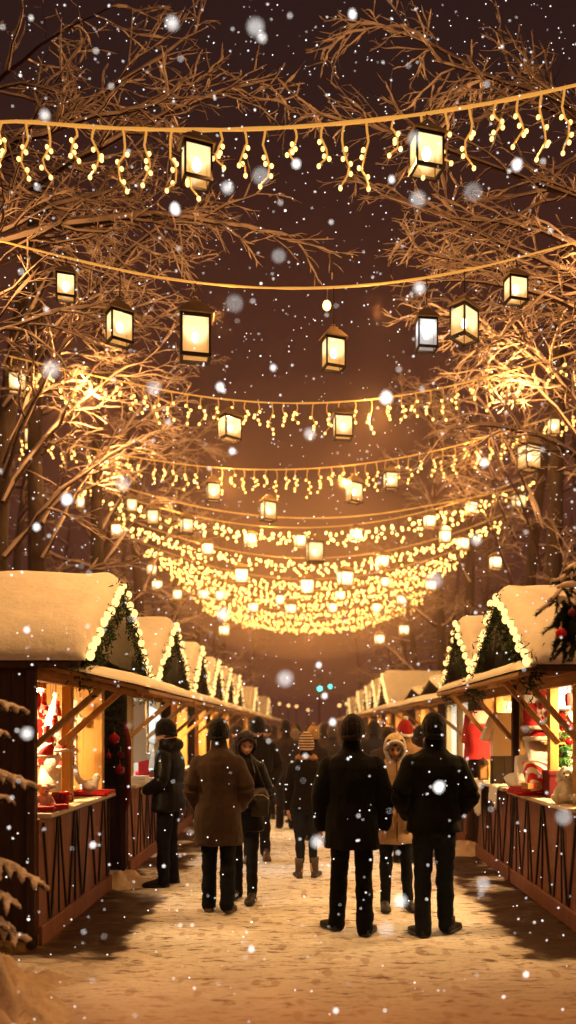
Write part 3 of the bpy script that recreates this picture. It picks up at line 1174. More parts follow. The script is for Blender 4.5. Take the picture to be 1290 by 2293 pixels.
LN = [
    (440, 355, R1, 76, 118, 'lantern hung from the nearest icicle string, left of the lane centre', .35, 0),
    (955, 332, R1, 80, 112, 'lantern hung from the nearest icicle string at right, below the bare branches', .25, 0),
    (147, 633, R2, 50, 76, 'small lantern among the snowy twigs at far left, high on the bare wire', .3, 0),
    (268, 722, R2, 62, 100, 'lantern hung low against the snowy left branches, beside the largest lantern', .6, 0),
    (437, 740, R2, 80, 138, 'largest lantern, with black frame and tall rounded roof, in the open sky', .2, 0),
    (747, 780, R2, 56, 98, 'lantern on a long black cord just right of the lane centre', .35, 0),
    (955, 737, R2, 54, 98, 'lantern with cool white panes, the only one not amber', .12, 1),
    (1040, 713, R2, 68, 102, 'lantern seen corner on, right of the cool white one', .78, 0),
    (1155, 640, R2, 54, 78, 'rightmost lantern of the bare front wire, near the right edge', .25, 0),
    (38, 850, R3, 48, 62, 'lantern at the left edge, half lost in bright snowy twigs', .4, 0),
    (515, 950, R3, 52, 74, 'left one of two lanterns on the thin icicle string below the big lanterns', .7, 0),
    (768, 947, R3, 50, 74, 'right one of two lanterns on the thin icicle string below the big lanterns', .15, 0),
    (70, 972, R4, 36, 52, 'small lantern at far left under the edge lantern in the twigs', .3, 0),
    (478, 1095, R4, 36, 58, 'small lantern left of the centre, on the third icicle string', .25, 0),
    (601, 1137, R4, 38, 62, 'small lantern with a pointed roof on a short cord, just left of centre', .55, 0),
    (793, 1095, R4, 40, 66, 'small lantern with a pointed roof right of centre, third icicle string', .6, 0),
    (875, 1070, R4, 36, 54, 'small lantern tight under the third icicle string at right', .2, 0),
    (1185, 1015, R4, 54, 82, 'lantern in front of the thick dark trunk at right', .5, 0),
    (1240, 950, R4, 28, 54, 'narrow lantern at the right edge above the thick trunk', .2, 0),
    (295, 1127, R5, 30, 46, 'tiny lantern at left, highest of three along the rear bare wire', .3, 0),
    (343, 1153, R5, 32, 50, 'tiny lantern at left, middle of three along the rear bare wire', .1, 0),
    (418, 1172, R5, 32, 50, 'tiny lantern at left, lowest of three along the rear bare wire', .5, 0),
    (1162, 1118, R5, 34, 46, 'tiny lantern at right beside the thick trunk, on the rear bare wire', .3, 0),
    (180, 1122, R6, 24, 40, 'tiny blurred lantern near the dark left trunk', .3, 0),
]
for px, py, row, w_, h_, lab, rz, cool in LN:
    D = row.D
    c = at(px, py, D)
    D = row.pt(c.x).y
    lantern(px, py, D, w_, h_, lab, rz, row, bool(cool))
far = [(262, 1183, 18.4), (465, 1225, 18.4), (560, 1203, 18.4), (672, 1207, 18.6), (797, 1193, 18.4), (962, 1163, 18.6), (1055, 1133, 18.8),
       (705, 1228, 17.2), (857, 1252, 21.3), (997, 1197, 21.3), (1037, 1213, 21.3), (541, 1284, 19.5), (773, 1290, 20), (688, 1308, 20.5),
       (340, 1272, 24), (352, 1307, 26), (397, 1328, 26), (456, 1328, 28), (492, 1330, 28), (567, 1357, 28), (627, 1340, 27), (652, 1360, 30), (745, 1358, 30), (762, 1330, 26),
       (862, 1300, 24), (965, 1308, 24), (843, 1358, 30), (900, 1340, 28), (905, 1407, 30), (850, 1428, 31), (502, 1408, 30), (1110, 1255, 19)]
def gx0(px, D):
    return (px - VX) * D / FPX


for i, (px, py, D) in enumerate(far):
    sz = (44, 68) if i == 7 else ((38, 50) if i in (11, 12, 13) else (28, 40))
    k = 1 if D < 22 else .82
    lab = 'small glowing lantern among the far bulb curtains'
    if i == 7:
        lab = 'sharpest of the rear lanterns, dark framed, in the middle of the bulb curtains'
    elif i == 31:
        lab = 'dim snow capped lantern between the right trunks above the second right roof'
    rw = min(FAR_ROWS, key=lambda r_: abs(r_.D - D) + (50 if r_.pt(gx0(px, r_.D)).z - at(px, py, r_.D).z < .12 else 0))
    lantern(px, py, rw.pt(gx0(px, rw.D)).y, sz[0] * k, sz[1] * k, lab, (i * .37) % .8, rw, i == 31, i != 7)
# one bare bulb
o = thing('hanging_bulb', 'single glowing bulb beside the long cord of the central lantern', 'light bulb', at(732, 684, 8.6))
add_ob('bulb', small_ball('bulb', .045, M['bulb_far'], 2), o, at(732, 684, 8.6))
p_ = at(732, 684, 8.6)
MB().tube([tuple(p_ + Vector((0, 0, .04))), tuple(R2.pt(p_.x))], .004, 5).build('cord', M['cord'], o)
MB().lathe([(.018, .03), (.02, .06), (.014, .075)], p_, 10).build('socket', M['cord'], o, True)

# added lamps under the strings, boosting their bulbs' light to brighten the lane
def fill_lamp(p, power, r=.03, shade=False):
    l = bpy.data.lights.new('fill_lamp', 'SPOT' if shade else 'POINT')
    l.energy = power
    l.color = (1, .495, .15)
    l.shadow_soft_size = r
    if shade:  # no shade is built; the added spot's cone spares the branches above
        l.spot_size = math.radians(158)
        l.spot_blend = .5
    o = bpy.data.objects.new('fill_lamp', l)
    COL.objects.link(o)
    o.location = p


for row, xs_, pw, sh in ((R1, (-1.7, -.55, .62, 1.6), 215, True), (R2, (-3.2, -.9, .7, 3.0), 24, False), (R3, (-3.1, -1.1, .9, 2.9), 235, False), (R4, (-3.4, -1.4, .6, 2.9), 215, False),
                         (R6, (-3.2, -1.0, 1.2, 3.2), 130, False), (R7, (-3, -.6, 1.8), 130, False)):
    for x in xs_:
        fill_lamp(row.pt(x) + Vector((0, 0, -.30)), pw, shade=sh)
for D in (26.2, 31.2, 37):
    rw = far_row(D, 1630 - 4.45 * FPX / D)
    for x in (-2.6, 0, 2.6):
        fill_lamp(rw.pt(x) + Vector((0, 0, -.25)), 130)
# unseen lamps added beside and behind the camera to light the near roofs
for y, x, pw in ((2.4, 2.0, 92), (-.4, 1.0, 62), (-.6, 1.8, 58)):
    fill_lamp(Vector((x, y, 3.6)), pw, shade=False)
# ------------------------------------------------------------------ stalls
BULB_GABLE = small_ball('bulb', .034, M['bulb_gable'], 2)
BULB_GABLE_FAR = small_ball('bulb', .046, M['bulb_gable'], 1)


def planks(b, p0, p1, h0, h1, width, thick, nrm, mat, rng, gap=.006):
    """upright planks along the floor line p0-p1 between heights h0 and h1"""
    p0, p1 = Vector(p0), Vector(p1)
    d = p1 - p0
    n = max(1, int(d.length / width))
    R = Matrix.Rotation(math.atan2(d.y, d.x), 3, 'Z')
    for i in range(n):
        c = p0 + d * ((i + .5) / n) + Vector(nrm) * rng.uniform(-.003, .003)
        b.box((c.x, c.y, (h0 + h1) / 2), (d.length / n - gap, thick, h1 - h0 + rng.uniform(-.004, .004)), mat, R)


def snow_loft(u0, u1, profile, sx, taper, seed, name, parent, k=40, drop=0.):
    """snow lying on a profile of (y, z) base points with thickness; rounded at both ends along u"""
    nu = 34
    rings = []
    base = np.array([(p[0], p[1]) for p in profile])
    th = np.array([p[2] for p in profile])
    # resample
    seg = np.concatenate([[0], np.cumsum(np.hypot(*np.diff(base, axis=0).T))])
    t = np.linspace(0, seg[-1], k)
    by, bz, tt = np.interp(t, seg, base[:, 0]), np.interp(t, seg, base[:, 1]), np.interp(t, seg, th)
    ker = np.ones(5) / 5
    ny, nz_ = np.gradient(bz), -np.gradient(by)
    ln = np.hypot(ny, nz_)
    ny, nz_ = -ny / ln, -nz_ / ln
    flip = np.sign(nz_.sum())
    ny, nz_ = np.convolve(np.pad(ny * flip, 2, 'edge'), ker, 'valid'), np.convolve(np.pad(nz_ * flip, 2, 'edge'), ker, 'valid')
    edge = np.clip(1 - np.abs(np.linspace(-1, 1, k)) ** 14, .12, 1)
    for i in range(nu):
        s_ = i / (nu - 1)
        u = u0 + (u1 - u0) * (.5 - .5 * math.cos(PI * s_)) if True else 0
        q = min(u - u0, u1 - u) / taper
        f = math.sqrt(max(0., 1 - (1 - min(1, q)) ** 2)) * .93 + .07
        T = tt * edge * f
        wob = np.array([1 + .13 * noise.noise(Vector((u * 1.6 + seed, y_ * 2.2, z_ * 2))) + .08 * noise.noise(Vector((u * 5 + seed, y_ * 6, 1))) for y_, z_ in zip(by, bz)])
        T = T * wob
        top = np.stack([by + ny * T, bz + nz_ * T + drop * u], 1)
        bot = np.stack([by, bz + .004 + drop * u], 1)[::-1]
        prof = np.concatenate([top, bot])
        rings.append(np.stack([np.full(len(prof), sx * u), prof[:, 0], prof[:, 1]], 1))
    b = MB().loft(rings)
    return b.build(name, M['snow'], parent, True)


def garland(sx, ug, y0, y1, ze, zr, label, near, seed, every):
    rng = random.Random(seed)
    ym = (y0 + y1) / 2
    ends = [Vector((sx * ug, y0, ze)), Vector((sx * ug, ym, zr)), Vector((sx * ug, y1, ze))]
    b = MB()
    n = 4200 if near else 900
    sz = .045 if near else .07
    V, F = [], []
    for i in range(n):
        k = rng.random() < .5
        a, c = (ends[0], ends[1]) if k else (ends[1], ends[2])
        t = rng.random()
        p = a.lerp(c, t)
        rr = .12 * (1.25 if (k and t < .08 or not k and t > .92) else 1)
        # hangs a little under the edge
        p = p + Vector((rng.gauss(0, .30), rng.gauss(0, .5) + (.45 if k else -.45), rng.gauss(-.75, .6))) * rr
        d = Vector((rng.gauss(0, 1), rng.gauss(0, 1), rng.gauss(-.3, 1))).normalized()
        w_ = d.orthogonal().normalized()
        w_.rotate(Matrix.Rotation(rng.uniform(0, 6.28), 3, d))
        l = sz * rng.uniform(.7, 1.5)
        o_ = len(V)
        V += [p - w_ * l * .16, p + w_ * l * .16, p + d * l + w_ * l * .05, p + d * l - w_ * l * .05]
        F.append((o_, o_ + 1, o_ + 2, o_ + 3))
    b.add([tuple(v) for v in V], F)
    root = b.build('fir_garland', M['green'], org=ends[1])
    tag(root, label, 'garland', 'fir garlands with round bulbs on the stall gables')
    for s_, (a, c) in enumerate(((ends[0], ends[1]), (ends[1], ends[2]))):
        m_ = int((c - a).length / every)
        for i in range(m_ + 1):
            if s_ and i == 0:
                continue
            t = i / m_
            p = a.lerp(c, t) + Vector((-sx * .055 + rng.uniform(-.015, .015), rng.uniform(-.015, .015), .02 + rng.uniform(-.02, .02)))
            add_ob('bulb', BULB_GABLE if near else BULB_GABLE_FAR, root, p)
    return root


def stall(sx, y0, y1, label, glabel, near=True, ug=1.75, uc=2.1, ub=4.3, zr=2.93, ze=2.18, aw=(1.26, 2.0, 2.2), posts=(), struts=(), lamp='lamp_warm', t=.19,
          inner='wood_yel', lampD=None, seed=0, has_garland=True, ystrut=1.6, counter_ext=0., front='wood_red'):
    rng = random.Random(seed)
    X = lambda u: sx * u
    ym = (y0 + y1) / 2
    root = thing('market_stall', label, 'stall', (X(uc), ym, 0), 'snow roofed wooden market stalls along the lane')
    # side walls: dark planks outside, pine lining inside
    for y, s_ in ((y0, 1), (y1, -1)):
        b = MB()
        planks(b, (X(uc + .05), y, 0), (X(ub), y, 0), .05, ze, .15, .03, (0, 1, 0), 0, rng)
        planks(b, (X(uc + .05), y + s_ * .032, 0), (X(ub), y + s_ * .032, 0), .08, ze - .02, .19, .022, (0, 1, 0), 1, rng, .004)
        b.build('side_wall', [M['wood_dark'], M[inner]], root)
    b = MB()
    planks(b, (X(ub), y0 + .05, 0), (X(ub), y1 - .05, 0), .08, ze, .19, .03, (1, 0, 0), 0, rng)
    b.build('back_wall', M[inner], root)
    MB().box((X((uc + ub) / 2), ym, ze + .035), (ub - uc, y1 - y0 - .1, .03)).build('ceiling', M[inner], root)
    # counter
    cy1 = y1 + counter_ext
    b = MB()
    planks(b, (X(uc), y0 - .02, 0), (X(uc), cy1, 0), .10, .985, .34, .03, (1, 0, 0), 0, rng, .005)
    ct = b.build('counter_front', M[front], root)
    b = MB()
    y = y0 + .03
    while y < cy1 - .12:
        wdt = rng.uniform(.38, .62)
        yy = min(y + wdt, cy1 - .04)
        for a, c in (((y + .03), (y + wdt * rng.uniform(.35, .55))), (yy - .03, y + wdt * rng.uniform(.5, .7))):
            b.bar((X(uc - .022), a, .955), (X(uc - .022), c, .17), .022, .016, up=(1, 0, 0))
        if rng.random() < .75:
            b.bar((X(uc - .021), yy - .01, .96), (X(uc - .021), yy + rng.uniform(-.04, .04), .16), .02, .014, up=(1, 0, 0))
        y += wdt
    b.build('batten', M['batten'], root)
    MB().bar((X(uc - .028), y0 - .03, .085), (X(uc - .028), cy1 + .02, .085), .15, .03, up=(1, 0, 0)).build('skirting_board', M[front], root, bevel=.006)
    MB().box((X(uc + .22), (y0 + cy1) / 2 + .02, 1.01), (.62, cy1 - y0 - .06, .038)).build('counter_top', M['cream'], root, bevel=.008)
    # posts and lintel
    for i, (py_, pu) in enumerate(posts):
        MB().box((X(pu), py_, (1.03 + ze) / 2), (.085, .10, ze - 1.03)).build('post', M['wood_yel'], root, bevel=.006)
    MB().box((X(uc + .04), y0 - .025, ze / 2), (.07, .07, ze)).build('post', M['wood_dark'], root, bevel=.006)
    MB().box((X(uc + .06), ym, ze - .04), (.07, y1 - y0, .13)).build('lintel', M['wood_mid'], root, bevel=.006)
    # roof boards and gable
    b = MB()
    ov = .12
    tx = (ug + ub + .25) / 2
    for s_ in (-1, 1):
        a = Vector((X(tx), ym + s_ * ((y1 - y0) / 2 + ov), ze + .0))
        c = Vector((X(tx), ym, zr))
        b.bar(a, c, ub + .25 - ug, .045, up=(0, s_, 1))
    rf = b.build('roof', M['wood_dark'], root)
    b = MB()
    gu = ug + .22
    nb = 9
    for i in range(nb):
        ya, yb = y0 + (y1 - y0) * i / nb, y0 + (y1 - y0) * (i + 1) / nb
        za = ze + (zr - ze) * (1 - abs((ya - ym) / (ym - y0))) - .03
        zb = ze + (zr - ze) * (1 - abs((yb - ym) / (ym - y0))) - .03
        v = [(X(gu), ya + .004, ze - .04), (X(gu), yb - .004, ze - .04), (X(gu), yb - .004, max(zb, ze)), (X(gu), ya + .004, max(za, ze))]
        v += [(x + sx * .03, y_, z_) for x, y_, z_ in v]
        b.add(v, [(0, 1, 2, 3), (7, 6, 5, 4), (0, 4, 5, 1), (1, 5, 6, 2), (2, 6, 7, 3), (3, 7, 4, 0)], 0)
    b.build('gable', M['wood_red'], root)
    b = MB()
    b.bar((X(ug + .12), y0 + .30, ze + .26), (X(ug + .12), y1 - .30, ze + .26), .06, .08, up=(1, 0, 0))
    b.bar((X(ug + .12), ym, ze), (X(ug + .12), ym, zr - .1), .07, .06, up=(1, 0, 0))
    b.build('gable_beam', M['wood_mid'], root, bevel=.005)
    hw = (y1 - y0) / 2 + .13
    pr = [(ym - hw, ze + .03, t * .75), (ym - hw * .9, ze + .03 + (zr - ze) * .1, t * .95), (ym - .10, zr - .01, t), (ym, zr + .035, t * .9), (ym + .10, zr - .01, t), (ym + hw * .9, ze + .03 + (zr - ze) * .1, t * .95), (ym + hw, ze + .03, t * .75)]
    snow_loft(ug - .05, ub + .30, pr, sx, .13, seed * 3.3, 'roof_snow', rf)
    # awning
    if aw:
        uo, zo, zi = aw
        b = MB()
        b.bar((X((uo + uc + .06) / 2), y0 - .06, (zo + zi) / 2), (X((uo + uc + .06) / 2), cy1 + .08, (zo + zi) / 2), math.hypot(uc + .06 - uo, zi - zo), .03,
              up=Vector((-(zi - zo), 0, sx * (uc + .06 - uo))) * sx)
        b.bar((X(uo), y0 - .07, zo - .02), (X(uo), cy1 + .09, zo - .02), .03, .10, 0, up=(1, 0, 0))
        for k in range(int((cy1 - y0) / .45) + 1):
            yy = y0 + .02 + k * .45
            b.bar((X(uo + .02), yy, zo - .045), (X(uc + .05), yy, zi - .05), .05, .05)
        awn = b.build('awning', M['wood_mid'], root, bevel=.004)
        n = 10
        dz = (zi - zo) / (uc + .06 - uo)
        pr = [(y0 - .09, zo + .02 - dz * uo, .05), (y0 + .1, zo + .02 - dz * uo, .085), (cy1 - .1, zo + .02 - dz * uo, .085), (cy1 + .12, zo + .02 - dz * uo, .05)]
        snow_loft(uo - .05, min(uc + .02, uc + .02), pr, sx, .10, seed + 5.5, 'awning_snow', awn, drop=dz)
        for sy_ in struts:
            f = (ystrut - uo) / (uc + .06 - uo)
            MB().bar((X(ystrut), sy_, zo + (zi - zo) * f - .05), (X(uc + .03), sy_ - .02, 1.56), .045, .065, up=(0, 1, 0)).build('strut', M['wood_yel' if rng.random() < .6 else 'wood_mid'], root, bevel=.004)
    # lamp
    ly = lampD if lampD else ym
    b = MB().box((X(uc + .55), ly, ze - .10), (.50, .16, .05), 0)
    lp = b.build('ceiling_lamp', M['wood_mid'], root)
    MB().box((X(uc + .55), ly, ze - .136), (.44, .12, .02)).build('diffuser', M[lamp], lp)
    if has_garland:
        garland(sx, ug - .02, y0 - .10, y1 + .10, ze + .05, zr + .06, glabel, near, seed + 60, .135 if near else .15)
    return root


LG = 'fir garland with round bulbs on the '
stall(-1, 6.25, 8.42, 'nearest left stall with open counter of red goods and a thick snow roof', LG + 'gable of the nearest left stall', posts=((7.25, 2.17), (8.35, 2.17)), struts=(6.3, 6.92), seed=1,
      aw=(1.27, 2.0, 2.2), lampD=7.3)
stall(-1, 9.35, 11.75, 'second left stall with cool white light and the man in black at its counter', LG + 'gable of the second left stall', posts=((9.75, 2.17), (10.7, 2.17), (11.6, 2.17)), struts=(9.45, 10.6), seed=2,
      ug=1.8, lamp='lamp_white', inner='cream', zr=2.97)
stall(-1, 12.35, 14.35, 'third left stall glowing amber behind the man in the black jacket', LG + 'gable of the third left stall', False, posts=((13., 2.17), (14.2, 2.17)), struts=(12.5, 13.6), seed=3, ug=1.82, zr=2.95)
stall(-1, 14.95, 16.95, 'fourth left stall, small in the picture, narrow snow roof beside the third', LG + 'gable of the fourth left stall', False, posts=((15.6, 2.17), (16.8, 2.17)), struts=(15.2, 16.4), seed=4, ug=1.84)
stall(-1, 17.4, 19.3, 'fifth left stall whose snow roof shows as a thin bright strip', LG + 'gable of the fifth left stall', False, posts=((18.4, 2.17),), struts=(17.8,), seed=5, ug=1.84)
stall(-1, 19.8, 21.8, 'sixth left stall at the end of the tight left row of roofs', LG + 'gable of the sixth left stall', False, posts=((20.8, 2.17),), struts=(20.2,), seed=6, ug=1.84)
stall(-1, 26.2, 28.6, 'far left stall with a broad low snow roof after the gap', LG + 'gable of the broad far left stall', False, posts=((27.4, 2.17),), seed=7, ug=1.84)
stall(-1, 35, 37.6, 'farthest left stall, a pale snow roof by the distant lamps', LG + 'gable of the farthest left stall', False, posts=((36.4, 2.17),), seed=8, ug=1.84)
stall(1, 6.62, 8.78, 'nearest right stall crammed with red and white goods behind pine posts', LG + 'gable of the nearest right stall', posts=((7.0, 2.36), (7.75, 2.36)), struts=(6.72, 7.35), seed=11,
      ug=1.86, uc=2.25, aw=(1.76, 2.16, 2.26), ystrut=1.80, lampD=7.4, zr=2.88)
stall(1, 8.92, 10.6, 'second right stall hung with clothes, under the smaller garlanded gable', LG + 'gable of the second right stall', posts=((9.0, 2.36), (9.95, 2.36)), struts=(8.95, 10.1), seed=12,
      ug=1.86, uc=2.25, aw=(1.76, 2.16, 2.26), ystrut=1.80, zr=2.88)
stall(1, 11.6, 13.7, 'low right stall behind the second one, with a small flat snow roof', 'fir garland on the low right stall', False, posts=((12.5, 2.36), (13.5, 2.36)), struts=(11.9,), seed=13, ug=1.95, uc=2.3,
      aw=(1.6, 2.06, 2.2), lamp='lamp_white', inner='cream', zr=2.42, ystrut=1.75, t=.10, has_garland=False)
stall(1, 14.3, 17.6, 'long low right stall with a plank awning, half hidden by the couple', 'fir garland on the long low right stall', False, posts=((15.3, 2.36), (16.6, 2.36)), struts=(14.8, 16.2), seed=14, ug=2.1, uc=2.3,
      aw=(1.45, 2.04, 2.2), zr=2.45, ystrut=1.7, t=.08, has_garland=False)
stall(1, 18.6, 21.2, 'third gabled right stall with a broad snow roof', LG + 'gable of the third gabled right stall', False, posts=((19.8, 2.36),), struts=(19.2,), seed=15, ug=1.9, uc=2.25)
stall(1, 21.8, 23.8, 'fourth gabled right stall, its roof edge just left of the broad one', LG + 'gable of the fourth gabled right stall', False, posts=((22.8, 2.36),), seed=16, ug=1.9, uc=2.25)
stall(1, 24.6, 26.6, 'fifth gabled right stall, tiny, with a bright bulb edge', LG + 'gable of the fifth gabled right stall', False, posts=((25.6, 2.36),), seed=17, ug=1.9, uc=2.25)
stall(1, 28.5, 30.7, 'sixth gabled right stall near the far end of the lane', LG + 'gable of the sixth gabled right stall', False, posts=((29.6, 2.36),), seed=18, ug=1.9, uc=2.25)
stall(1, 35, 37.4, 'farthest right stall by the distant lamps', LG + 'gable of the farthest right stall', False, posts=((36.4, 2.36),), seed=19, ug=1.9, uc=2.25)
# ------------------------------------------------------------------ people
def vlerp(a, b, t):
    return tuple(a[i] + (b[i] - a[i]) * t for i in range(3))


def limb(b, pts, radii, n=5, k=14):
    """tapered limb through joints"""
    P, R = [], []
    for i in range(len(pts) - 1):
        for j in range(n):
            t = j / n
            P.append(vlerp(pts[i], pts[i + 1], t))
            R.append(radii[i] + (radii[i + 1] - radii[i]) * t)
    P.append(pts[-1])
    R.append(radii[-1])
    P = np.array(P)
    for _ in range(2):
        Q = P.copy()
        Q[1:-1] = (P[:-2] + 2 * P[1:-1] + P[2:]) / 4
        P = Q
    b.tube(P, R, k)
    b.ball(tuple(P[0]), R[0], nu=10, nv=7)
    b.ball(tuple(P[-1]), R[-1], nu=10, nv=7)


def head_mesh(k, face=True):
    """a head about its own centre, looking towards +y"""
    nu, nv = 36, 26
    V = []
    for i in range(nv + 1):
        t = -PI / 2 + PI * i / nv
        for j in range(nu):
            p = 2 * PI * j / nu
            x, y, z = math.cos(t) * math.cos(p), math.cos(t) * math.sin(p), math.sin(t)
            X, Y, Z = x * .076, y * .096, z * .117
            if Z < 0:
                q = -Z / .117
                X *= 1 - .30 * q ** 1.5
                if Y > 0:
                    Y *= 1 + .02 * q
                else:
                    Y *= 1 - .35 * q
            if Y > 0:
                f = Y / .096
                Y -= .010 * f * f
                Y += .028 * math.exp(-((X / .013) ** 2 + ((Z + .022) / .017) ** 2)) * f      # nose tip
                Y += .014 * math.exp(-((X / .010) ** 2 + ((Z - .002) / .024) ** 2)) * f      # nose bridge
                for s_ in (-1, 1):
                    Y -= .013 * math.exp(-(((X - s_ * .031) / .017) ** 2 + ((Z - .008) / .012) ** 2)) * f
                    Y += .006 * math.exp(-(((X - s_ * .040) / .020) ** 2 + ((Z + .028) / .018) ** 2)) * f
                Y += .008 * math.exp(-((X / .045) ** 2 + ((Z - .030) / .012) ** 2)) * f
                Y += .007 * math.exp(-((X / .022) ** 2 + ((Z + .060) / .009) ** 2)) * f
                Y -= .004 * math.exp(-((X / .022) ** 2 + ((Z + .079) / .006) ** 2)) * f
                Y += .010 * math.exp(-((X / .024) ** 2 + ((Z + .102) / .014) ** 2)) * f
            V.append((X * k, Y * k, Z * k))
    F = []
    for i in range(nv):
        for j in range(nu):
            j2 = (j + 1) % nu
            F.append((i * nu + j, i * nu + j2, (i + 1) * nu + j2, (i + 1) * nu + j))
    b = MB().add(V, F)
    for s_ in (-1, 1):
        b.ball((s_ * .078 * k, -.008 * k, -.008 * k), (.010 * k, .020 * k, .032 * k), nu=10, nv=7)
    return b


def hand(b, wrist, d, palm_n, side):
    """palm, four bent fingers and a thumb; d = along the hand, palm_n = where the palm faces"""
    wrist, d, pn = Vector(wrist), Vector(d).normalized(), Vector(palm_n).normalized()
    s_ = d.cross(pn).normalized() * side
    pn = s_.cross(d).normalized() * side
    for i in range(5):
        c = wrist + d * (.018 + i * .016)
        b.ball(tuple(c), (.030, .030, .030) if i else (.027, .027, .027), nu=10, nv=7) if False else None
    for j in (-1.5, -.5, .5, 1.5):
        limb(b, [tuple(wrist + s_ * j * .010), tuple(wrist + d * .085 + s_ * j * .020)], [.017, .0125], 3, 8)
    for j, l in ((-1.5, .062), (-.5, .074), (.5, .078), (1.5, .068)):
        a = wrist + d * .085 + s_ * j * .021
        m = a + d * l * .5 + pn * .010 + s_ * j * .002
        e = m + d * l * .38 + pn * l * .40
        limb(b, [tuple(a), tuple(m), tuple(e)], [.0098, .0088, .0075], 3, 8)
    a = wrist + d * .028 + s_ * .030
    m = a + d * .032 + s_ * .026 + pn * .010
    e = m + d * .034 + s_ * .004 + pn * .014
    limb(b, [tuple(a), tuple(m), tuple(e)], [.0125, .0108, .009], 3, 8)


def person(label, loc, rz, H=1.75, feet=((-.10, 0, 0), (.10, 0, 0)), arms=('down', 'down'), coat=(.01, .01, .011), coat_mat='cloth', hem=.82, bulk=1., trousers=(.012, .014, .02),
           hat='beanie', hat_col=(.01, .01, .01), shoes=(.03, .018, .012), head_yaw=0., head_pitch=0., face=False, hands=(False, False), skin=(1, 1, 1), voxel=.011, collar='stand',
           collar_col=None, flare=1., boots=False, hair=False, fem=False, shoulder=1., seed=0, pockets=False, zipper=False, glove=None, lean=0., group=None, toe=(0., 0.)):
    k = H / 1.75
    root_loc = Vector((0, 0, 0))
    sh_w = (.185 if fem else .205) * shoulder
    S = lambda p: tuple(c * k for c in p)
    hipz, kneez, shz = .91, .49, 1.425
    # leg joints
    legs = []
    for i, s_ in enumerate((-1, 1)):
        fx, fy, fl = feet[i]
        hip = (s_ * .088, 0, hipz)
        ank = (fx, fy + .0 + (0 if fl == 0 else -.02), .085 + fl)
        kn = vlerp(hip, ank, .5)
        kn = (kn[0], kn[1] + .02 + fl * .55, kneez + fl * .15)
        legs.append((hip, kn, ank))
    # arm joints
    AR = {'down': ((.238, -.03, 1.13), (.240, .05, .88)), 'pocket': ((.272, -.065, 1.12), (.185, .10, .955)), 'front': ((.262, -.01, 1.12), (.13, .20, 1.02)),
          'loose': ((.243, -.02, 1.13), (.248, .05, .87)), 'swing': ((.25, .06, 1.14), (.25, .20, .92)), 'back': ((.25, -.10, 1.15), (.25, -.12, .89)), 'phone': ((.24, .06, 1.12), (.10, .27, 1.20))}
    jt = []
    for i, s_ in enumerate((-1, 1)):
        e_, w_ = AR[arms[i]]
        bx = (sh_w - .205)
        jt.append(((s_ * (sh_w - .030), -.004, shz - .055), (s_ * (e_[0] + bx) * (1 + (bulk - 1) * .5), e_[1], e_[2]), (s_ * (w_[0] + bx) * (1 + (bulk - 1) * .4), w_[1], w_[2])))
    # ---- body: one continuous skin
    b = MB()
    b.loft([(S((0, 0, .86)), .13 * k, .095 * k), (S((0, 0, .95)), .15 * k, .11 * k), (S((0, 0, 1.08)), .135 * k, .10 * k), (S((0, .0, 1.25)), .155 * k, .11 * k), (S((0, 0, 1.38)), .17 * k, .10 * k),
            (S((0, 0, 1.45)), .12 * k, .075 * k), (S((0, 0, 1.49)), .06 * k, .06 * k), (S((0, .01, 1.56)), .053 * k, .057 * k), (S((0, .012, 1.60)), .05 * k, .055 * k)])
    for hip, kn, ank in legs:
        limb(b, [S(hip), S(kn), S(ank)], [.082 * k, .052 * k, .038 * k])
        limb(b, [S(ank), S((ank[0], ank[1] + .11, max(.035, ank[2] - .05)))], [.030 * k, .018 * k], 3)
    for i, (a, e_, w_) in enumerate(jt):
        limb(b, [S(a), S(e_), S(w_)], [.046 * k, .036 * k, .026 * k])
        d = Vector(w_) - Vector(e_)
        if hands[i]:
            hand(b, S(w_), d, (-(1 if i else -1), .15, 0), 1 if i == 0 else -1)
        else:
            b.ball(S(vlerp(e_, w_, 1.18)), .035 * k, nu=10, nv=7)
    hc = Vector(S((0, .018, 1.632)))
    piv = Vector(S((0, .0, 1.53)))
    HR = Matrix.Translation(piv) @ Matrix.Rotation(head_yaw, 4, 'Z') @ Matrix.Rotation(-head_pitch, 4, 'X') @ Matrix.Translation(hc - piv)
    b.merge(head_mesh(k), HR)
    me = remeshed(b, .0065 if face or any(hands) else voxel, 2)
    root = place_mesh('person', me, M['skin'], None)
    tag(root, label, 'person', group)
    ORG[root.name] = Vector((0, 0, 0))

    def child(name, mb, mat, col=None, vx=voxel, sm=3, wr=0., ws=9., zs=1., raw=False, par=None):
        me = mb.mesh('tmp', [], True) if raw else remeshed(mb, vx, sm, wr, ws, seed, zs)
        return place_mesh(name, me, M[mat] if isinstance(mat, str) else mat, par or root, col)

    # ---- trousers
    b = MB()
    b.loft([(S((0, 0, .80)), .10 * k, .09 * k), (S((0, -.005, .88)), .158 * k, .122 * k), (S((0, 0, .98)), .165 * k, .12 * k), (S((0, 0, 1.06)), .15 * k, .11 * k)])
    for hip, kn, ank in legs:
        r = (.098, .072, .066 * flare) if not fem else (.094, .064, .052 * flare)
        limb(b, [S((hip[0], hip[1], hip[2] - .02)), S(kn), S((ank[0], ank[1] + .005, ank[2] - (.035 if not boots else -.12)))], [q * k for q in r], 8, 16)
    child('trousers', b, 'denim', trousers, wr=.010, ws=7, zs=1.6)
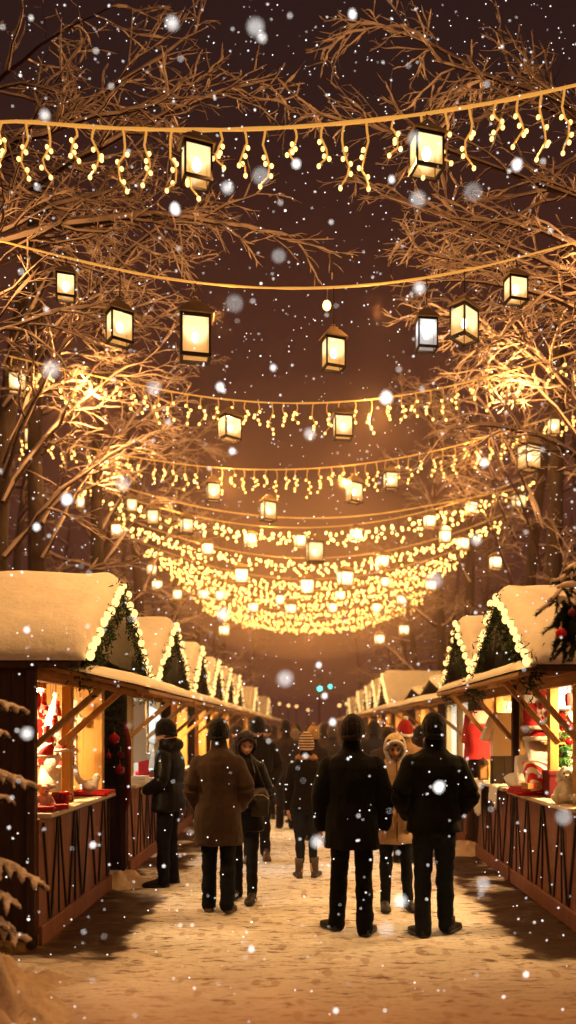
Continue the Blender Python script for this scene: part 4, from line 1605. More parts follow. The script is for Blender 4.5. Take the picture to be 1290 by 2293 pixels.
    # ---- shoes
    for i, (hip, kn, ank) in enumerate(legs):
        fx, fy, fl = feet[i]
        sb = MB()
        L_ = .285 * k
        R_ = Matrix.Translation(Vector(S((fx, fy - .055, 0)))) @ Matrix.Rotation(toe[i] + (.10 if i == 0 else -.10), 4, 'Z')
        if fl:
            R_ = R_ @ Matrix.Translation(Vector((0, .20 * k, 0))) @ Matrix.Rotation(-min(.9, fl * 3.4), 4, 'X') @ Matrix.Translation(Vector((0, -.20 * k, 0)))
        so_ = MB()
        prof = []
        for t, hw_, hh in ((0, .026, .060), (.08, .036, .088), (.22, .039, .105), (.36, .040, .098), (.52, .045, .074), (.72, .051, .058), (.88, .046, .046), (.97, .032, .034), (1., .016, .024)):
            y_ = t * L_
            prof.append([(hw_ * k * math.cos(a) * (1 if math.sin(a) < 0 else .96), y_, max(.016, (.016 + (hh - .016) * (.5 + .5 * math.sin(a))) * k)) for a in np.linspace(0, 2 * PI, 16, endpoint=False)])
            so_.v
        sb.loft(prof)
        sole = [[(x * 1.06, y_ * 1.0 + (-.004), z) for x, y_, z in
                 [(hw_ * k * sx_, t * L_, zz) for sx_, zz in ((-1, .0), (1, .0), (1, .022), (-1, .022))]] for t, hw_ in ((0, .024), (.08, .036), (.3, .037), (.5, .042), (.72, .050), (.88, .045), (.98, .028))]
        sb.loft(sole, 1)
        if boots:
            sb.tube([(0, .070 * k, .06 * k), (0, .060 * k, .15 * k), (0, .056 * k, .25 * k)], [.050 * k, .052 * k, .058 * k], 14)
        else:
            sb.tube([(0, .068 * k, .06 * k), (0, .062 * k, .13 * k)], [.046 * k, .044 * k], 12)
        fin = MB().merge(sb, R_)
        o = place_mesh('boot' if boots else 'shoe', fin.mesh('s', [M['leather'], M['rubber']], True), [M['leather'], M['rubber']], root, shoes)
    # ---- coat
    b = MB()
    bk = bulk
    hw = .205 if not fem else .195
    rings = [(S((0, 0, hem)), hw * 1.05 * bk * k, .165 * bk * k), (S((0, 0, hem + .03)), hw * 1.05 * bk * k, .165 * bk * k), (S((0, -.005, (hem + .95) / 2)), hw * 1.02 * bk * k, .160 * bk * k),
             (S((0, -.005, .98)), hw * .98 * bk * k, .155 * bk * k), (S((0, -.003, 1.10)), (.188 if not fem else .165) * bk * k, .145 * bk * k), (S((0, -.01, 1.27)), (.205 if not fem else .18) * bk * k, .155 * bk * k),
             (S((0, -.012, 1.36)), (sh_w + .018) * k, .145 * bk * k), (S((0, -.008, 1.425)), (sh_w - .012) * k, .118 * bk * k), (S((0, 0, 1.465)), .130 * k, .098 * k), (S((0, .004, 1.50)), .082 * k, .085 * k), (S((0, .006, 1.53)), .072 * k, .078 * k)]
    b.loft(rings)
    for i, (a, e_, w_) in enumerate(jt):
        limb(b, [S(a), S(e_), S(vlerp(e_, w_, .97))], [.076 * bk * k, .070 * bk * k, .056 * bk * k], 7, 16)
    if collar == 'stand':
        b.tube([S((0, .004, 1.50)), S((0, .004, 1.582))], [.080 * k, .070 * k], 18)
    if collar == 'hood':
        b.ball(S((0, -.085, 1.50)), (.115 * k, .075 * k, .075 * k))
        b.tube([S((0, .004, 1.50)), S((0, .010, 1.56))], [.085 * k, .082 * k], 18)
    ct = child('coat', b, coat_mat, coat, voxel, 3, .015 if coat_mat == 'shell' else .016, 5.2, .55)
    if collar_col:
        cb = MB()
        for a in np.linspace(0, 2 * PI, 15):
            cb.ball(S((.098 * math.cos(a), .005 + .088 * math.sin(a), 1.485 + .012 * math.sin(a * 3))), (.048 * k, .044 * k, .036 * k), nu=9, nv=6)
        child('fur_collar', cb, 'fur', collar_col, .010, 1, .012, 30)
    if pockets:
        for s_ in (-1, 1):
            pb = MB().box(S((s_ * .115, .158 * bk, .90)), (.14 * k, .022, .17 * k), 0, Matrix.Rotation(-s_ * .28, 3, 'Z'))
            pb.box(S((s_ * .115, .165 * bk, .975)), (.15 * k, .026, .055 * k), 0, Matrix.Rotation(-s_ * .28, 3, 'Z'))
            o = child('pocket', pb, coat_mat, coat, raw=True)
            bv = o.modifiers.new('Bevel', 'BEVEL')
            bv.width = .006
    if zipper:
        zb = MB().tube([S((.01, .160 * bk, hem + .03)), S((.01, .158 * bk, 1.0)), S((.008, .150 * bk, 1.12)), S((.006, .150 * bk, 1.30)), S((0, .098, 1.50))], .006, 6)
        child('zipper', zb, 'leather', (.06, .035, .02), raw=True)
    # ---- face pieces
    if face:
        for s_ in (-1, 1):
            eb = MB().merge(MB().ball((s_ * .031 * k, .0745 * k, .008 * k), (.0125 * k, .010 * k, .0075 * k), nu=12, nv=8), HR)
            ey = child('eye', eb, 'eyewhite', raw=True)
            ib = MB().merge(MB().ball((s_ * .031 * k, .0815 * k, .006 * k), (.0065 * k, .0050 * k, .0062 * k), nu=10, nv=7), HR)
            child('iris', ib, 'iris', raw=True, par=ey)
            wb = MB().merge(MB().tube([(s_ * .016 * k, .0915 * k, .026 * k), (s_ * .031 * k, .090 * k, .031 * k), (s_ * .048 * k, .078 * k, .026 * k)], [.003, .0042, .0022], 6), HR)
            child('eyebrow', wb, 'brow', raw=True)
        lb = MB()
        lb.tube([(-.024 * k, .0845 * k, -.061 * k), (-.009 * k, .0935 * k, -.0575 * k), (0, .0945 * k, -.0590 * k), (.009 * k, .0935 * k, -.0575 * k), (.024 * k, .0845 * k, -.061 * k)], [.002, .0042, .0038, .0042, .002], 7)
        lb.tube([(-.022 * k, .084 * k, -.0635 * k), (0, .0925 * k, -.0675 * k), (.022 * k, .084 * k, -.0635 * k)], [.002, .0055, .002], 7)
        child('mouth', MB().merge(lb, HR), 'lips', raw=True)
    # ---- headgear
    def ell(b_, c, r, zcut, n=18, m=11, off=0.):
        rings = []
        for i in range(m + 1):
            z = zcut + (1 - zcut) * math.sin(PI / 2 * i / m)
            q = math.sqrt(max(0, 1 - z * z))
            q = max(q, .02)
            a = np.arange(n) * 2 * PI / n
            rings.append(np.stack([c[0] + r[0] * q * np.cos(a), c[1] + r[1] * q * np.sin(a) - off * i / m, np.full(n, c[2] + r[2] * z)], 1))
        b_.loft(rings)
    hb = MB()
    if hat in ('beanie', 'stripe', 'bobble', 'santa'):
        tall = {'beanie': .138, 'stripe': .165, 'bobble': .140, 'santa': .15}[hat] * k
        ell(hb, (0, -.008 * k, .024 * k), (.099 * k, .118 * k, tall), -.33)
        hm = MB().merge(hb, HR)
        ho = child('hat', hm, 'stripe_knit' if hat == 'stripe' else 'knit', hat_col, .008, 2, .004, 18)
        rb = MB()
        a = np.linspace(0, 2 * PI, 25)
        rb.tube([(.0935 * k * math.cos(q), -.008 * k + .111 * k * math.sin(q), -.006 * k + .034 * k * math.sin(q)) for q in a], .006 * k, 8, flat=3.2)
        br = child('hat_brim', MB().merge(rb, HR), 'fleece' if hat == 'santa' else ('stripe_knit' if hat == 'stripe' else 'knit'), tuple(c * 1.15 for c in hat_col), raw=True, par=ho)
        if hat in ('santa', 'bobble'):
            pb = MB().merge(MB().ball((.0, -.03 * k, tall + .03 * k), .033 * k), HR)
            child('pompom', pb, 'fleece' if hat == 'santa' else 'fur', (.5, .35, .2), .008, 1, .006, 30, par=ho)
    if hat == 'hood':
        # open fronted hood with a padded rim
        V, F = [], []
        nu, nv = 30, 20
        keep = []
        for i in range(nv + 1):
            t = -PI / 2 + PI * i / nv
            for j in range(nu):
                p = 2 * PI * j / nu
                x, y, z = math.cos(t) * math.cos(p), math.cos(t) * math.sin(p), math.sin(t)
                V.append((x * .118 * k, (y * .132 - .012) * k, (z * (.150 if z > 0 else .158) + .004) * k))
                keep.append(not (y > .42 and z < .62))
        for i in range(nv):
            for j in range(nu):
                q = (i * nu + j, i * nu + (j + 1) % nu, (i + 1) * nu + (j + 1) % nu, (i + 1) * nu + j)
                if all(keep[w] for w in q):
                    F.append(q)
        ho = child('hood', MB().merge(MB().add(V, F), HR), 'knit' if coat_mat == 'cloth' else coat_mat, hat_col, raw=True)
        sd = ho.modifiers.new('Solidify', 'SOLIDIFY')
        sd.thickness = .014
        sd.offset = -1
        sb_ = ho.modifiers.new('Subsurf', 'SUBSURF')
        sb_.levels = sb_.render_levels = 1
        # rim follows the opening
        rim = []
        for a in np.linspace(0, 2 * PI, 29):
            cx, cz = math.cos(a), math.sin(a)
            x = cx * .092 * (1 if cz > 0 else .92)
            z = (cz * .105 if cz > 0 else cz * .118) - .004
            y = .074 - .030 * cx * cx + .004
            rim.append((x * k, y * k, z * k))
        child('hood_rim', MB().merge(MB().tube(rim, .019 * k, 9), HR), 'fleece' if collar == 'lined' else 'knit', tuple(min(1, c * 1.1) for c in hat_col), raw=True, par=ho)
    if hair or (hat == 'beanie' and voxel < .012):
        hb = MB()
        ell(hb, (0, -.014 * k, .006 * k), (.0775 * k, .100 * k, .12 * k), -.55)
        hb2 = MB().merge(hb, HR)
        child('hair', hb2, 'hair', None, .008, 2, .005, 25)
    # place
    root.location = loc
    root.rotation_euler = (0, 0, rz)
    ORG[root.name] = Vector(loc)
    return root


def gx(px, D):
    return (px - VX) * D / FPX


BLACK, NAVY, CHAR = (.0040, .0040, .0046), (.0014, .0018, .0032), (.006, .006, .007)
person('man in black jacket and black beanie standing side on at the second left stall', (gx(378, 8.72), 8.72, 0), PI / 2 - .12, 1.77, ((-.10, .02, 0), (.10, -.03, 0)), ('front', 'front'), NAVY, 'shell', .80, 1.06,
       (.003, .004, .007), 'beanie', (.0025, .0025, .003), (.018, .013, .011), 0, .18, True, collar='hood', seed=1)
person('person in long brown coat and black beanie walking away at left', (gx(490, 7.45), 7.45, 0), -.02, 1.755, ((-.095, .03, 0), (.09, -.10, .03)), ('pocket', 'pocket'), (.050, .031, .022), 'cloth', .62, 1.05,
       (.005, .007, .012), 'beanie', (.0025, .0025, .003), (.10, .05, .03), seed=2, voxel=.010)
person('woman in dark hood and coat looking down, beside the long brown coat', (gx(548, 8.0), 8.0, 0), PI - .25, 1.66, ((-.10, .05, 0), (.09, -.05, 0)), ('front', 'down'), (.004, .0038, .0055), 'shell', .72, 1.0,
       (.009, .010, .014), 'hood', (.016, .011, .014), (.03, .02, .015), .55, .42, True, (False, True), fem=True, seed=3, hair=True)
person('tall man in black coat and beanie facing us, looking down, behind the hooded woman', (gx(576, 10.4), 10.4, 0), PI + .05, 1.83, ((-.10, -.05, .03), (.10, .12, 0)), ('pocket', 'pocket'), (.004, .004, .005), 'cloth', .74, 1.05,
       (.010, .010, .012), 'beanie', (.0025, .0025, .003), (.09, .045, .028), .1, .42, True, seed=4)
person('person in dark jacket and black beanie seen from behind at the middle of the lane', (gx(640, 13.6), 13.6, 0), .03, 1.80, ((-.10, .03, 0), (.10, -.08, .02)), ('down', 'down'), (.020, .014, .012), 'cloth', .88, 1.1,
       CHAR, 'beanie', (.0025, .0025, .003), (.02, .014, .012), seed=5, voxel=.014)
person('woman in striped knit hat with tan fur collar walking away', (gx(686, 9.13), 9.13, 0), .02, 1.60, ((-.075, -.02, 0), (.085, .04, 0)), ('loose', 'loose'), (.007, .0055, .0055), 'cloth', .86, 1.0,
       (.012, .016, .026), 'stripe', (.3, .2, .12), (.07, .042, .028), hands=(True, True), fem=True, collar_col=(.42, .22, .10), boots=True, seed=6, toe=(.1, -.2))
person('broad man in long black coat and dark beanie, the nearest left of the couple', (gx(789, 6.66), 6.66, 0), -.05, 1.775, ((-.125, .10, 0), (.10, -.06, 0)), ('loose', 'loose'), BLACK, 'cloth', .70, 1.06,
       (.003, .003, .0036), 'beanie', (.012, .006, .005), (.018, .013, .011), -.5, 0, False, (True, True), shoulder=1.06, seed=7, flare=1.08, voxel=.010, toe=(.35, -.15))
person('woman in pale yellow hood and long tan coat facing us, looking down', (gx(884, 7.6), 7.6, 0), PI + .10, 1.63, ((-.13, .02, 0), (.10, .0, 0)), ('pocket', 'pocket'), (.55, .37, .225), 'cloth', .66, 1.03,
       (.010, .012, .018), 'hood', (.92, .70, .40), (.02, .014, .012), -.18, .34, True, collar='lined', fem=True, pockets=True, zipper=True, seed=8, hair=True, shoulder=1.05)
person('man in short black jacket and beanie with hands in pockets, nearest at right', (gx(972, 6.62), 6.62, 0), .06, 1.79, ((-.10, -.07, 0), (.11, .06, .0)), ('pocket', 'pocket'), BLACK, 'cloth', .83, 1.05,
       (.012, .015, .022), 'beanie', (.004, .004, .004), (.022, .014, .011), .06, 0, False, shoulder=1.08, seed=9, voxel=.010, toe=(.1, -.45))
person('person in red santa hat and tan coat behind the hooded woman', (gx(908, 10.2), 10.2, 0), .25, 1.76, ((-.09, 0, 0), (.09, 0, 0)), ('down', 'pocket'), (.33, .19, .10), 'cloth', .72, 1.05,
       CHAR, 'santa', (.42, .012, .014), (.02, .014, .012), seed=10, voxel=.014)
# crowd farther along the lane: one figure and copies of it with their own coats and hats
base = person('x', (0, 60, 0), 0, 1.74, ((-.10, .03, 0), (.10, -.08, .02)), ('pocket', 'down'), CHAR, 'cloth', .74, 1.08, CHAR, 'beanie', BLACK, (.02, .014, .012), voxel=.018, seed=12)
base2 = person('x', (0, 61, 0), 0, 1.66, ((-.09, -.05, 0), (.09, .06, 0)), ('down', 'pocket'), CHAR, 'cloth', .66, 1.02, CHAR, 'bobble', BLACK, (.02, .014, .012), voxel=.018, fem=True, seed=13)
CROWD = [(702, 12.2, 1.70, 1, (.020, .013, .012), (.50, .28, .09), 'distant person in mustard knit hat left of the front man in black', .1),
         (745, 13.2, 1.72, 1, (.035, .026, .022), (.10, .07, .04), 'distant person in a pale collar, half hidden by the front man in black', 0),
         (838, 13.8, 1.80, 0, (.012, .011, .012), (.007, .007, .007), 'distant person in black between the couple, beyond the hooded woman', .1),
         (868, 11.6, 1.68, 0, (.04, .026, .02), (.03, .018, .012), 'person in a dark brown hat just behind the yellow hood', -.2),
         (940, 12.4, 1.70, 0, (.010, .010, .012), (.008, .008, .008), 'person in black beside the red santa hat', .2),
         (812, 17., 1.72, 0, (.03, .02, .018), (.02, .013, .011), 'distant stroller in a brown coat right of the front man in black', PI),
         (612, 17.5, 1.74, 0, (.03, .02, .02), (.012, .01, .01), 'distant stroller behind the tall man in the black coat', .1),
         (667, 18.0, 1.76, 0, (.02, .015, .018), (.015, .01, .01), 'distant stroller in dark clothes above the striped knit hat', PI),
         (690, 21.5, 1.72, 1, (.06, .035, .028), (.05, .03, .02), 'distant stroller near the vanishing point in a brown coat', 0),
         (725, 22.5, 1.78, 0, (.015, .013, .016), (.01, .01, .01), 'distant stroller near the vanishing point in dark clothes', PI),
         (760, 19.5, 1.70, 1, (.10, .055, .035), (.08, .03, .02), 'distant stroller in a rust coat above the front man shoulder', .3),
         (645, 23, 1.75, 0, (.03, .02, .018), (.02, .013, .012), 'farthest stroller left of the vanishing point', 0),
         (785, 26, 1.74, 0, (.03, .02, .018), (.02, .013, .012), 'farthest stroller right of the vanishing point', .2),
         (652, 15.6, 1.70, 1, (.05, .012, .012), (.30, .02, .02), 'distant stroller in a red knit hat left of the middle of the lane', .1),
         (720, 16.2, 1.74, 1, (.14, .09, .055), (.30, .22, .15), 'distant stroller in a pale coat and pale knit hat', 0),
         (775, 15.2, 1.72, 0, (.02, .015, .016), (.10, .06, .035), 'distant stroller in a brown knit hat beside the front man shoulder', PI),
         (630, 20.5, 1.72, 1, (.16, .10, .06), (.12, .05, .03), 'distant stroller in a beige coat left of the vanishing point', .2),
         (740, 25., 1.76, 0, (.10, .04, .03), (.25, .02, .02), 'tiny stroller in a red hat near the vanishing point', 0),
         (668, 27., 1.70, 1, (.12, .08, .05), (.2, .13, .08), 'tiny stroller in a pale coat near the vanishing point', PI),
         (705, 30., 1.76, 0, (.03, .02, .02), (.02, .012, .012), 'tiny dark stroller at the vanishing point', 0),
         (598, 15.2, 1.74, 0, (.03, .022, .02), (.03, .02, .016), 'stroller half hidden behind the tall man in the black coat', PI),
         (848, 18.5, 1.72, 1, (.10, .05, .035), (.06, .03, .02), 'distant stroller in a rust coat by the long low right stall', -.4),
         (825, 21.5, 1.74, 0, (.03, .02, .018), (.02, .012, .012), 'distant dark stroller by the third gabled right stall', 0),
         (578, 22., 1.72, 0, (.04, .026, .02), (.02, .012, .012), 'distant stroller by the sixth left stall', 0),
         (660, 14.4, 1.66, 1, (.09, .055, .038), (.22, .15, .09), 'stroller in a tan coat and pale hat left of the striped knit hat', .2),
         (728, 14.8, 1.76, 0, (.05, .03, .024), (.03, .02, .016), 'stroller in a brown coat right of the mustard knit hat', 0),
         (590, 18.6, 1.74, 1, (.12, .03, .025), (.05, .03, .02), 'distant stroller in a dull red coat by the fifth left stall', .2),
         (800, 23.5, 1.72, 1, (.14, .09, .06), (.2, .14, .09), 'distant stroller in a pale coat before the third gabled right stall', 0),
         (532, 14.5, 1.72, 0, (.02, .014, .014), (.012, .009, .009), 'stroller by the third left stall, mostly behind the brown coat', 1.2)]
for i, (px, D, H_, kind, cc, hc_, lab, rz) in enumerate(CROWD):
    src = base2 if kind else base
    first = (i == [c[3] for c in CROWD].index(kind))
    if first:
        o = src
        o.location = (gx(px, D), D, 0)
        o.rotation_euler = (0, 0, rz)
    else:
        o = dup_tree(src, (gx(px, D), D, 0), rz)
    s_ = H_ / (1.66 if kind else 1.74)
    o.scale = (s_, s_, s_)
    tag(o, lab, 'person', 'strollers farther along the lane')
    for ch in o.children:
        n_ = ch.name.split('.')[0]
        if n_ == 'coat':
            ch.color = (*cc, 1)
        if n_ == 'hat':
            ch.color = (*hc_, 1)
            for g in ch.children:
                g.color = (*hc_, 1)

# the hooded woman's bag
b = MB()
bc = Vector((gx(583, 7.9), 7.84, .98))
for i in range(1):
    b.ball(tuple(bc), (.10, .075, .145))
    b.box(tuple(bc + Vector((0, 0, -.06))), (.17, .12, .16))
me = remeshed(b, .010, 3, .008, 12, 3)
bag = place_mesh('shoulder_bag', me, M['leather'], None, (.018, .013, .012))
tag(bag, 'dark shoulder bag hanging at the side of the hooded woman', 'bag')
st = MB().tube([tuple(bc + Vector((-.06, 0, .12))), tuple(bc + Vector((-.05, .0, .30))), tuple(bc + Vector((-.09, .03, .46))), tuple(bc + Vector((-.02, .06, .30))), tuple(bc + Vector((.05, .02, .11)))], .010, 6)
o = place_mesh('strap', st.mesh('strap', [], True), M['leather'], bag, (.02, .014, .012))
zp = MB().tube([tuple(bc + Vector((-.085, -.055, .05))), tuple(bc + Vector((-.03, -.078, .075))), tuple(bc + Vector((.04, -.075, .07))), tuple(bc + Vector((.09, -.04, .03)))], .004, 5)
place_mesh('zipper', zp.mesh('zip', [], True), M['gold'], bag)
# ------------------------------------------------------------------ goods on and in the stalls
def santa_hat(name_label, p, r, h, lean=(0.3, 0), cat='hat', group=None, mat='red', brim='fleece', pom=True, z0=0.):
    p = Vector(p)
    root = thing('felt_hat', name_label, cat, p, group)
    b = MB()
    P, R = [], []
    for i in range(9):
        t = i / 8
        P.append((p.x + lean[0] * h * t * t, p.y + lean[1] * h * t * t, p.z + h * t * (1 - .25 * t * abs(lean[0]))))
        R.append(r * (1 - t) ** .8 + .012)
    b.tube(P, R, 16)
    b.build('crown', M[mat], root, True)
    ring = [(p.x + r * math.cos(a), p.y + r * math.sin(a), p.z + .01) for a in np.linspace(0, 2 * PI, 21)]
    MB().tube(ring, r * .22, 9).build('brim', M[brim], root, True)
    if pom:
        MB().ball(P[-1], r * .26).build('pompom', M[brim], root, True)
    return root


def mug(p, label, mat='redgloss', s=1., group='red mugs on the nearest left counter'):
    p = Vector(p)
    b = MB().lathe([(.034 * s, 0), (.038 * s, .006), (.040 * s, .05 * s), (.041 * s, .095 * s), (.036 * s, .095 * s), (.034 * s, .02)], p, 20)
    o = b.build('mug', M[mat], None, True, org=p)
    tag(o, label, 'mug', group)
    h = MB().tube([(p.x + .04 * s * c, p.y - .0, p.z + z * s) for c, z in ((.9, .075), (1.35, .08), (1.7, .06), (1.65, .035), (1.3, .022), (.9, .028))], .006 * s, 7)
    h.build('handle', M[mat], o, True)
    return o


def bauble(p, r, label, mat='redgloss', group=None):
    p = Vector(p)
    o = MB().ball(p, r, nu=18, nv=12).build('bauble', M[mat], None, True, org=p)
    tag(o, label, 'bauble', group)
    MB().lathe([(r * .22, r * .93), (r * .22, r * 1.15), (r * .1, r * 1.18)], p, 10).build('cap', M['gold'], o, True)
    MB().tube([(p.x, p.y, p.z + r * 1.15), (p.x + .004, p.y, p.z + r * 1.6), (p.x, p.y, p.z + r * 2.1)], .0025, 5).build('loop', M['gold'], o)
    return o


def jar(p, label, r=.045, h=.12, mat='glass', lid='gold', group=None):
    p = Vector(p)
    o = MB().lathe([(r * .9, 0), (r, .01), (r, h * .75), (r * .75, h * .86), (r * .75, h)], p, 18).build('jar', M[mat], None, True, org=p)
    tag(o, label, 'jar', group)
    MB().lathe([(r * .82, h), (r * .82, h + .022), (r * .7, h + .026)], p, 16).build('lid', M[lid], o, True)
    return o


def cushion(p, d, label, mat, rz=0., rx=0., cat='cushion', name='cushion'):
    """a stuffed pillow with pinched corners"""
    p = Vector(p)
    n = 14
    V, F = [], []
    R = Matrix.Rotation(rz, 3, 'Z') @ Matrix.Rotation(rx, 3, 'X')
    for s_ in (1, -1):
        for i in range(n + 1):
            for j in range(n + 1):
                u, v = 2 * i / n - 1, 2 * j / n - 1
                t = ((1 - u ** 4) * (1 - v ** 4)) ** .5
                q = R @ Vector((u * d[0] / 2 * (1 - .08 * v * v), v * d[1] / 2 * (1 - .08 * u * u), s_ * d[2] / 2 * t))
                V.append(tuple(p + q))
    m = n + 1
    for k in range(2):
        o_ = k * m * m
        for i in range(n):
            for j in range(n):
                q = (o_ + i * m + j, o_ + i * m + j + 1, o_ + (i + 1) * m + j + 1, o_ + (i + 1) * m + j)
                F.append(q if k else q[::-1])
    o = MB().add(V, F).build(name, M[mat], None, True, org=p)
    return tag(o, label, cat)


def gift_box(p, d, label, mat, rib='gold', rz=0., name='gift_box', group=None):
    p = Vector(p)
    R = Matrix.Rotation(rz, 3, 'Z')
    o = MB().box(p + Vector((0, 0, d[2] * .42)), (d[0], d[1], d[2] * .84), 0, R).build(name, M[mat], None, org=p, bevel=.004)
    tag(o, label, 'box', group)
    MB().box(p + Vector((0, 0, d[2] * .92)), (d[0] * 1.05, d[1] * 1.05, d[2] * .16), 0, R).build('lid', M[mat], o, bevel=.004)
    if rib:
        MB().box(p + Vector((0, 0, d[2] * .505)), (d[0] * .16, d[1] * 1.075, d[2] * 1.01), 0, R).build('ribbon', M[rib], o)
    return o


def plush(p, s, label, mat='fleece', face=-1, rz=0., ears='long', cat='plush toy'):
    """sitting toy with body, head, ears, arms and legs"""
    p = Vector(p)
    R = Matrix.Rotation(rz, 3, 'Z')
    T = lambda x, y, z: tuple(p + R @ Vector((x * s, y * s, z * s)))
    b = MB()
    b.ball(T(0, 0, .10), (.085 * s, .075 * s, .11 * s))
    b.ball(T(0, -.02, .25), (.075 * s, .072 * s, .07 * s))
    b.ball(T(0, -.085, .235), (.034 * s, .034 * s, .028 * s))
    for k in (-1, 1):
        limb(b, [T(k * .07, -.01, .16), T(k * .11, -.05, .10), T(k * .10, -.09, .06)], [.032 * s, .028 * s, .030 * s], 4, 10)
        limb(b, [T(k * .05, -.03, .04), T(k * .09, -.12, .035), T(k * .09, -.15, .06)], [.042 * s, .034 * s, .036 * s], 4, 10)
        if ears == 'long':
            limb(b, [T(k * .05, 0, .31), T(k * .09, -.01, .27), T(k * .10, -.02, .20)], [.020 * s, .026 * s, .022 * s], 4, 10)
        else:
            b.ball(T(k * .055, 0, .315), (.028 * s, .018 * s, .028 * s))
    o = place_mesh('plush_toy', remeshed(b, .010 * s, 2, .004 * s, 30), M[mat], None)
    o.data.transform(Matrix.Translation(-p))
    o.location = p
    ORG[o.name] = p.copy()
    tag(o, label, cat)
    for k in (-1, 1):
        MB().ball(T(k * .028, -.087, .265), .0095 * s, nu=8, nv=6).build('eye', M['iris'], o, True)
    MB().ball(T(0, -.118, .242), .011 * s, nu=8, nv=6).build('nose', M['iris'], o, True)
    return o


def flat_garment(name, label, pts, thick, mat, p, rz, cat, hook=True, extra=None):
    """a garment on a hanger: its outline in (x, z), filled and padded"""
    p = Vector(p)
    R = Matrix.Rotation(rz, 3, 'Z')
    n = len(pts)
    V = []
    for s_ in (-1, 1):
        for x, z in pts:
            V.append(tuple(p + R @ Vector((x, s_ * thick / 2 * (1 + .25 * math.sin(x * 40)), z))))
    F = [tuple(range(n)), tuple(range(2 * n - 1, n - 1, -1))] + [(i, i + n, (i + 1) % n + n, (i + 1) % n) for i in range(n)]
    o = MB().add(V, F).build(name, M[mat], None, org=p, bevel=.012)
    tag(o, label, cat)
    if hook:
        zt = max(z for x, z in pts)
        q = lambda x, z: tuple(p + R @ Vector((x, 0, z)))
        MB().tube([q(0, zt - .01), q(0, zt + .05), q(.02, zt + .075), q(.03, zt + .05)], .004, 6).build('hook', M['blackmetal'], o)
    if extra:
        for nm, e_pts, e_th, e_mat in extra:
            m_ = len(e_pts)
            V = []
            for s_ in (-1, 1):
                for x, z in e_pts:
                    V.append(tuple(p + R @ Vector((x, s_ * e_th / 2, z))))
            F = [tuple(range(m_)), tuple(range(2 * m_ - 1, m_ - 1, -1))] + [(i, i + m_, (i + 1) % m_ + m_, (i + 1) % m_) for i in range(m_)]
            MB().add(V, F).build(nm, M[e_mat], o, bevel=.008)
    return o


STOCK = [(-.07, 0), (.07, 0), (.065, -.22), (.10, -.27), (.17, -.30), (.18, -.36), (.10, -.39), (-.03, -.36), (-.07, -.28)]
CUFF = [(-.085, .02), (.085, .02), (.085, -.07), (-.085, -.07)]
SWEAT = [(-.08, 0), (.08, 0), (.19, -.05), (.30, -.32), (.22, -.36), (.16, -.20), (.165, -.52), (-.165, -.52), (-.16, -.20), (-.22, -.36), (-.30, -.32), (-.19, -.05)]
COATP = [(-.07, 0), (.07, 0), (.17, -.05), (.22, -.40), (.16, -.42), (.15, -.25), (.19, -.62), (-.19, -.62), (-.15, -.25), (-.16, -.42), (-.22, -.40), (-.17, -.05)]
TROU = [(-.15, 0), (.15, 0), (.16, -.62), (.03, -.62), (0, -.15), (-.03, -.62), (-.16, -.62)]

CT = 1.031  # counter height
# ---- nearest left stall
p = at(118, 1800, 7.6)
p.z = CT
gn = thing('gnome_figure', 'tall white bearded gnome figure in a dotted pointed hat on the nearest left counter', 'figure', p)
b = MB().lathe([(.10, 0), (.125, .04), (.13, .18), (.11, .32), (.06, .40)], p, 22)
b.build('body', M['white'], gn, True)
b = MB().lathe([(.05, .16), (.085, .26), (.105, .34), (.10, .42), (.06, .47)], p + Vector((.04, -.06, 0)), 18)
b.build('beard', M['fleece'], gn, True)
MB().ball(p + Vector((.075, -.15, .43)), .030).build('nose', M['skin'], gn, True)
b = MB()
b.tube([tuple(p + Vector((0, 0, .42))), tuple(p + Vector((0, 0, .50))), tuple(p + Vector((.0, 0, .62))), tuple(p + Vector((-.01, 0, .76))), tuple(p + Vector((.01, 0, .88))), tuple(p + Vector((.03, 0, .97)))], [.135, .12, .085, .055, .03, .012], 20)
ht = b.build('pointed_hat', M['hatdots'], gn, True)
MB().tube([tuple(p + Vector((.135 * math.cos(a), .135 * math.sin(a), .42))) for a in np.linspace(0, 2 * PI, 23)], .028, 9).build('brim', M['fleece'], ht, True)
MB().ball(p + Vector((.03, 0, .98)), .028).build('pompom', M['fleece'], ht, True)

for i, (px, D, lab) in enumerate(((97, 6.75, 'red mug nearest the corner post of the left stall'), (128, 6.95, 'dark red mug in the middle of the nearest left counter'), (143, 7.05, 'red mug beside the pine post of the left stall'))):
    q = at(px, 1700, D)
    q.z = CT
    mug(q, lab, 'redgloss' if i != 1 else 'maroon', 1.15)
q = at(92, 1700, 6.95)
q.z = CT
bl = thing('glass_bowl', 'wide amber glass bowl on a foot behind the red mugs', 'bowl', q)
MB().lathe([(.045, 0), (.02, .02), (.016, .10), (.03, .12), (.13, .155), (.135, .16), (.12, .15), (.02, .125)], q, 24).build('bowl', M['glass'], bl, True)
MB().lathe([(.128, .160), (.11, .175), (.05, .185), (0.004, .187)], q, 24).build('rim_cloth', M['cream'], bl, True)
q = at(98, 1700, 6.62)
q.z = CT
plush(q, .62, 'small pale plush sitting at the front of the nearest left counter', 'pink', rz=.6, ears='round')
for i, (px, D, lab) in enumerate(((95, 6.45, 'flat red felt cloth at the near corner of the left counter'), (125, 6.6, 'second red felt cloth, folded beside the first'))):
    q = at(px, 1700, D)
    q.z = CT + .012
    b = MB()
    for k in range(3):
        b.box(q + Vector((.01 * k, -.012 * k, .012 * k)), (.20 - .02 * k, .15 - .02 * k, .013), 0, Matrix.Rotation(.3 * i + .12 * k, 3, 'Z'))
    o = b.build('felt_cloth', M['red'], None, org=q, bevel=.005)
    tag(o, lab, 'cloth')
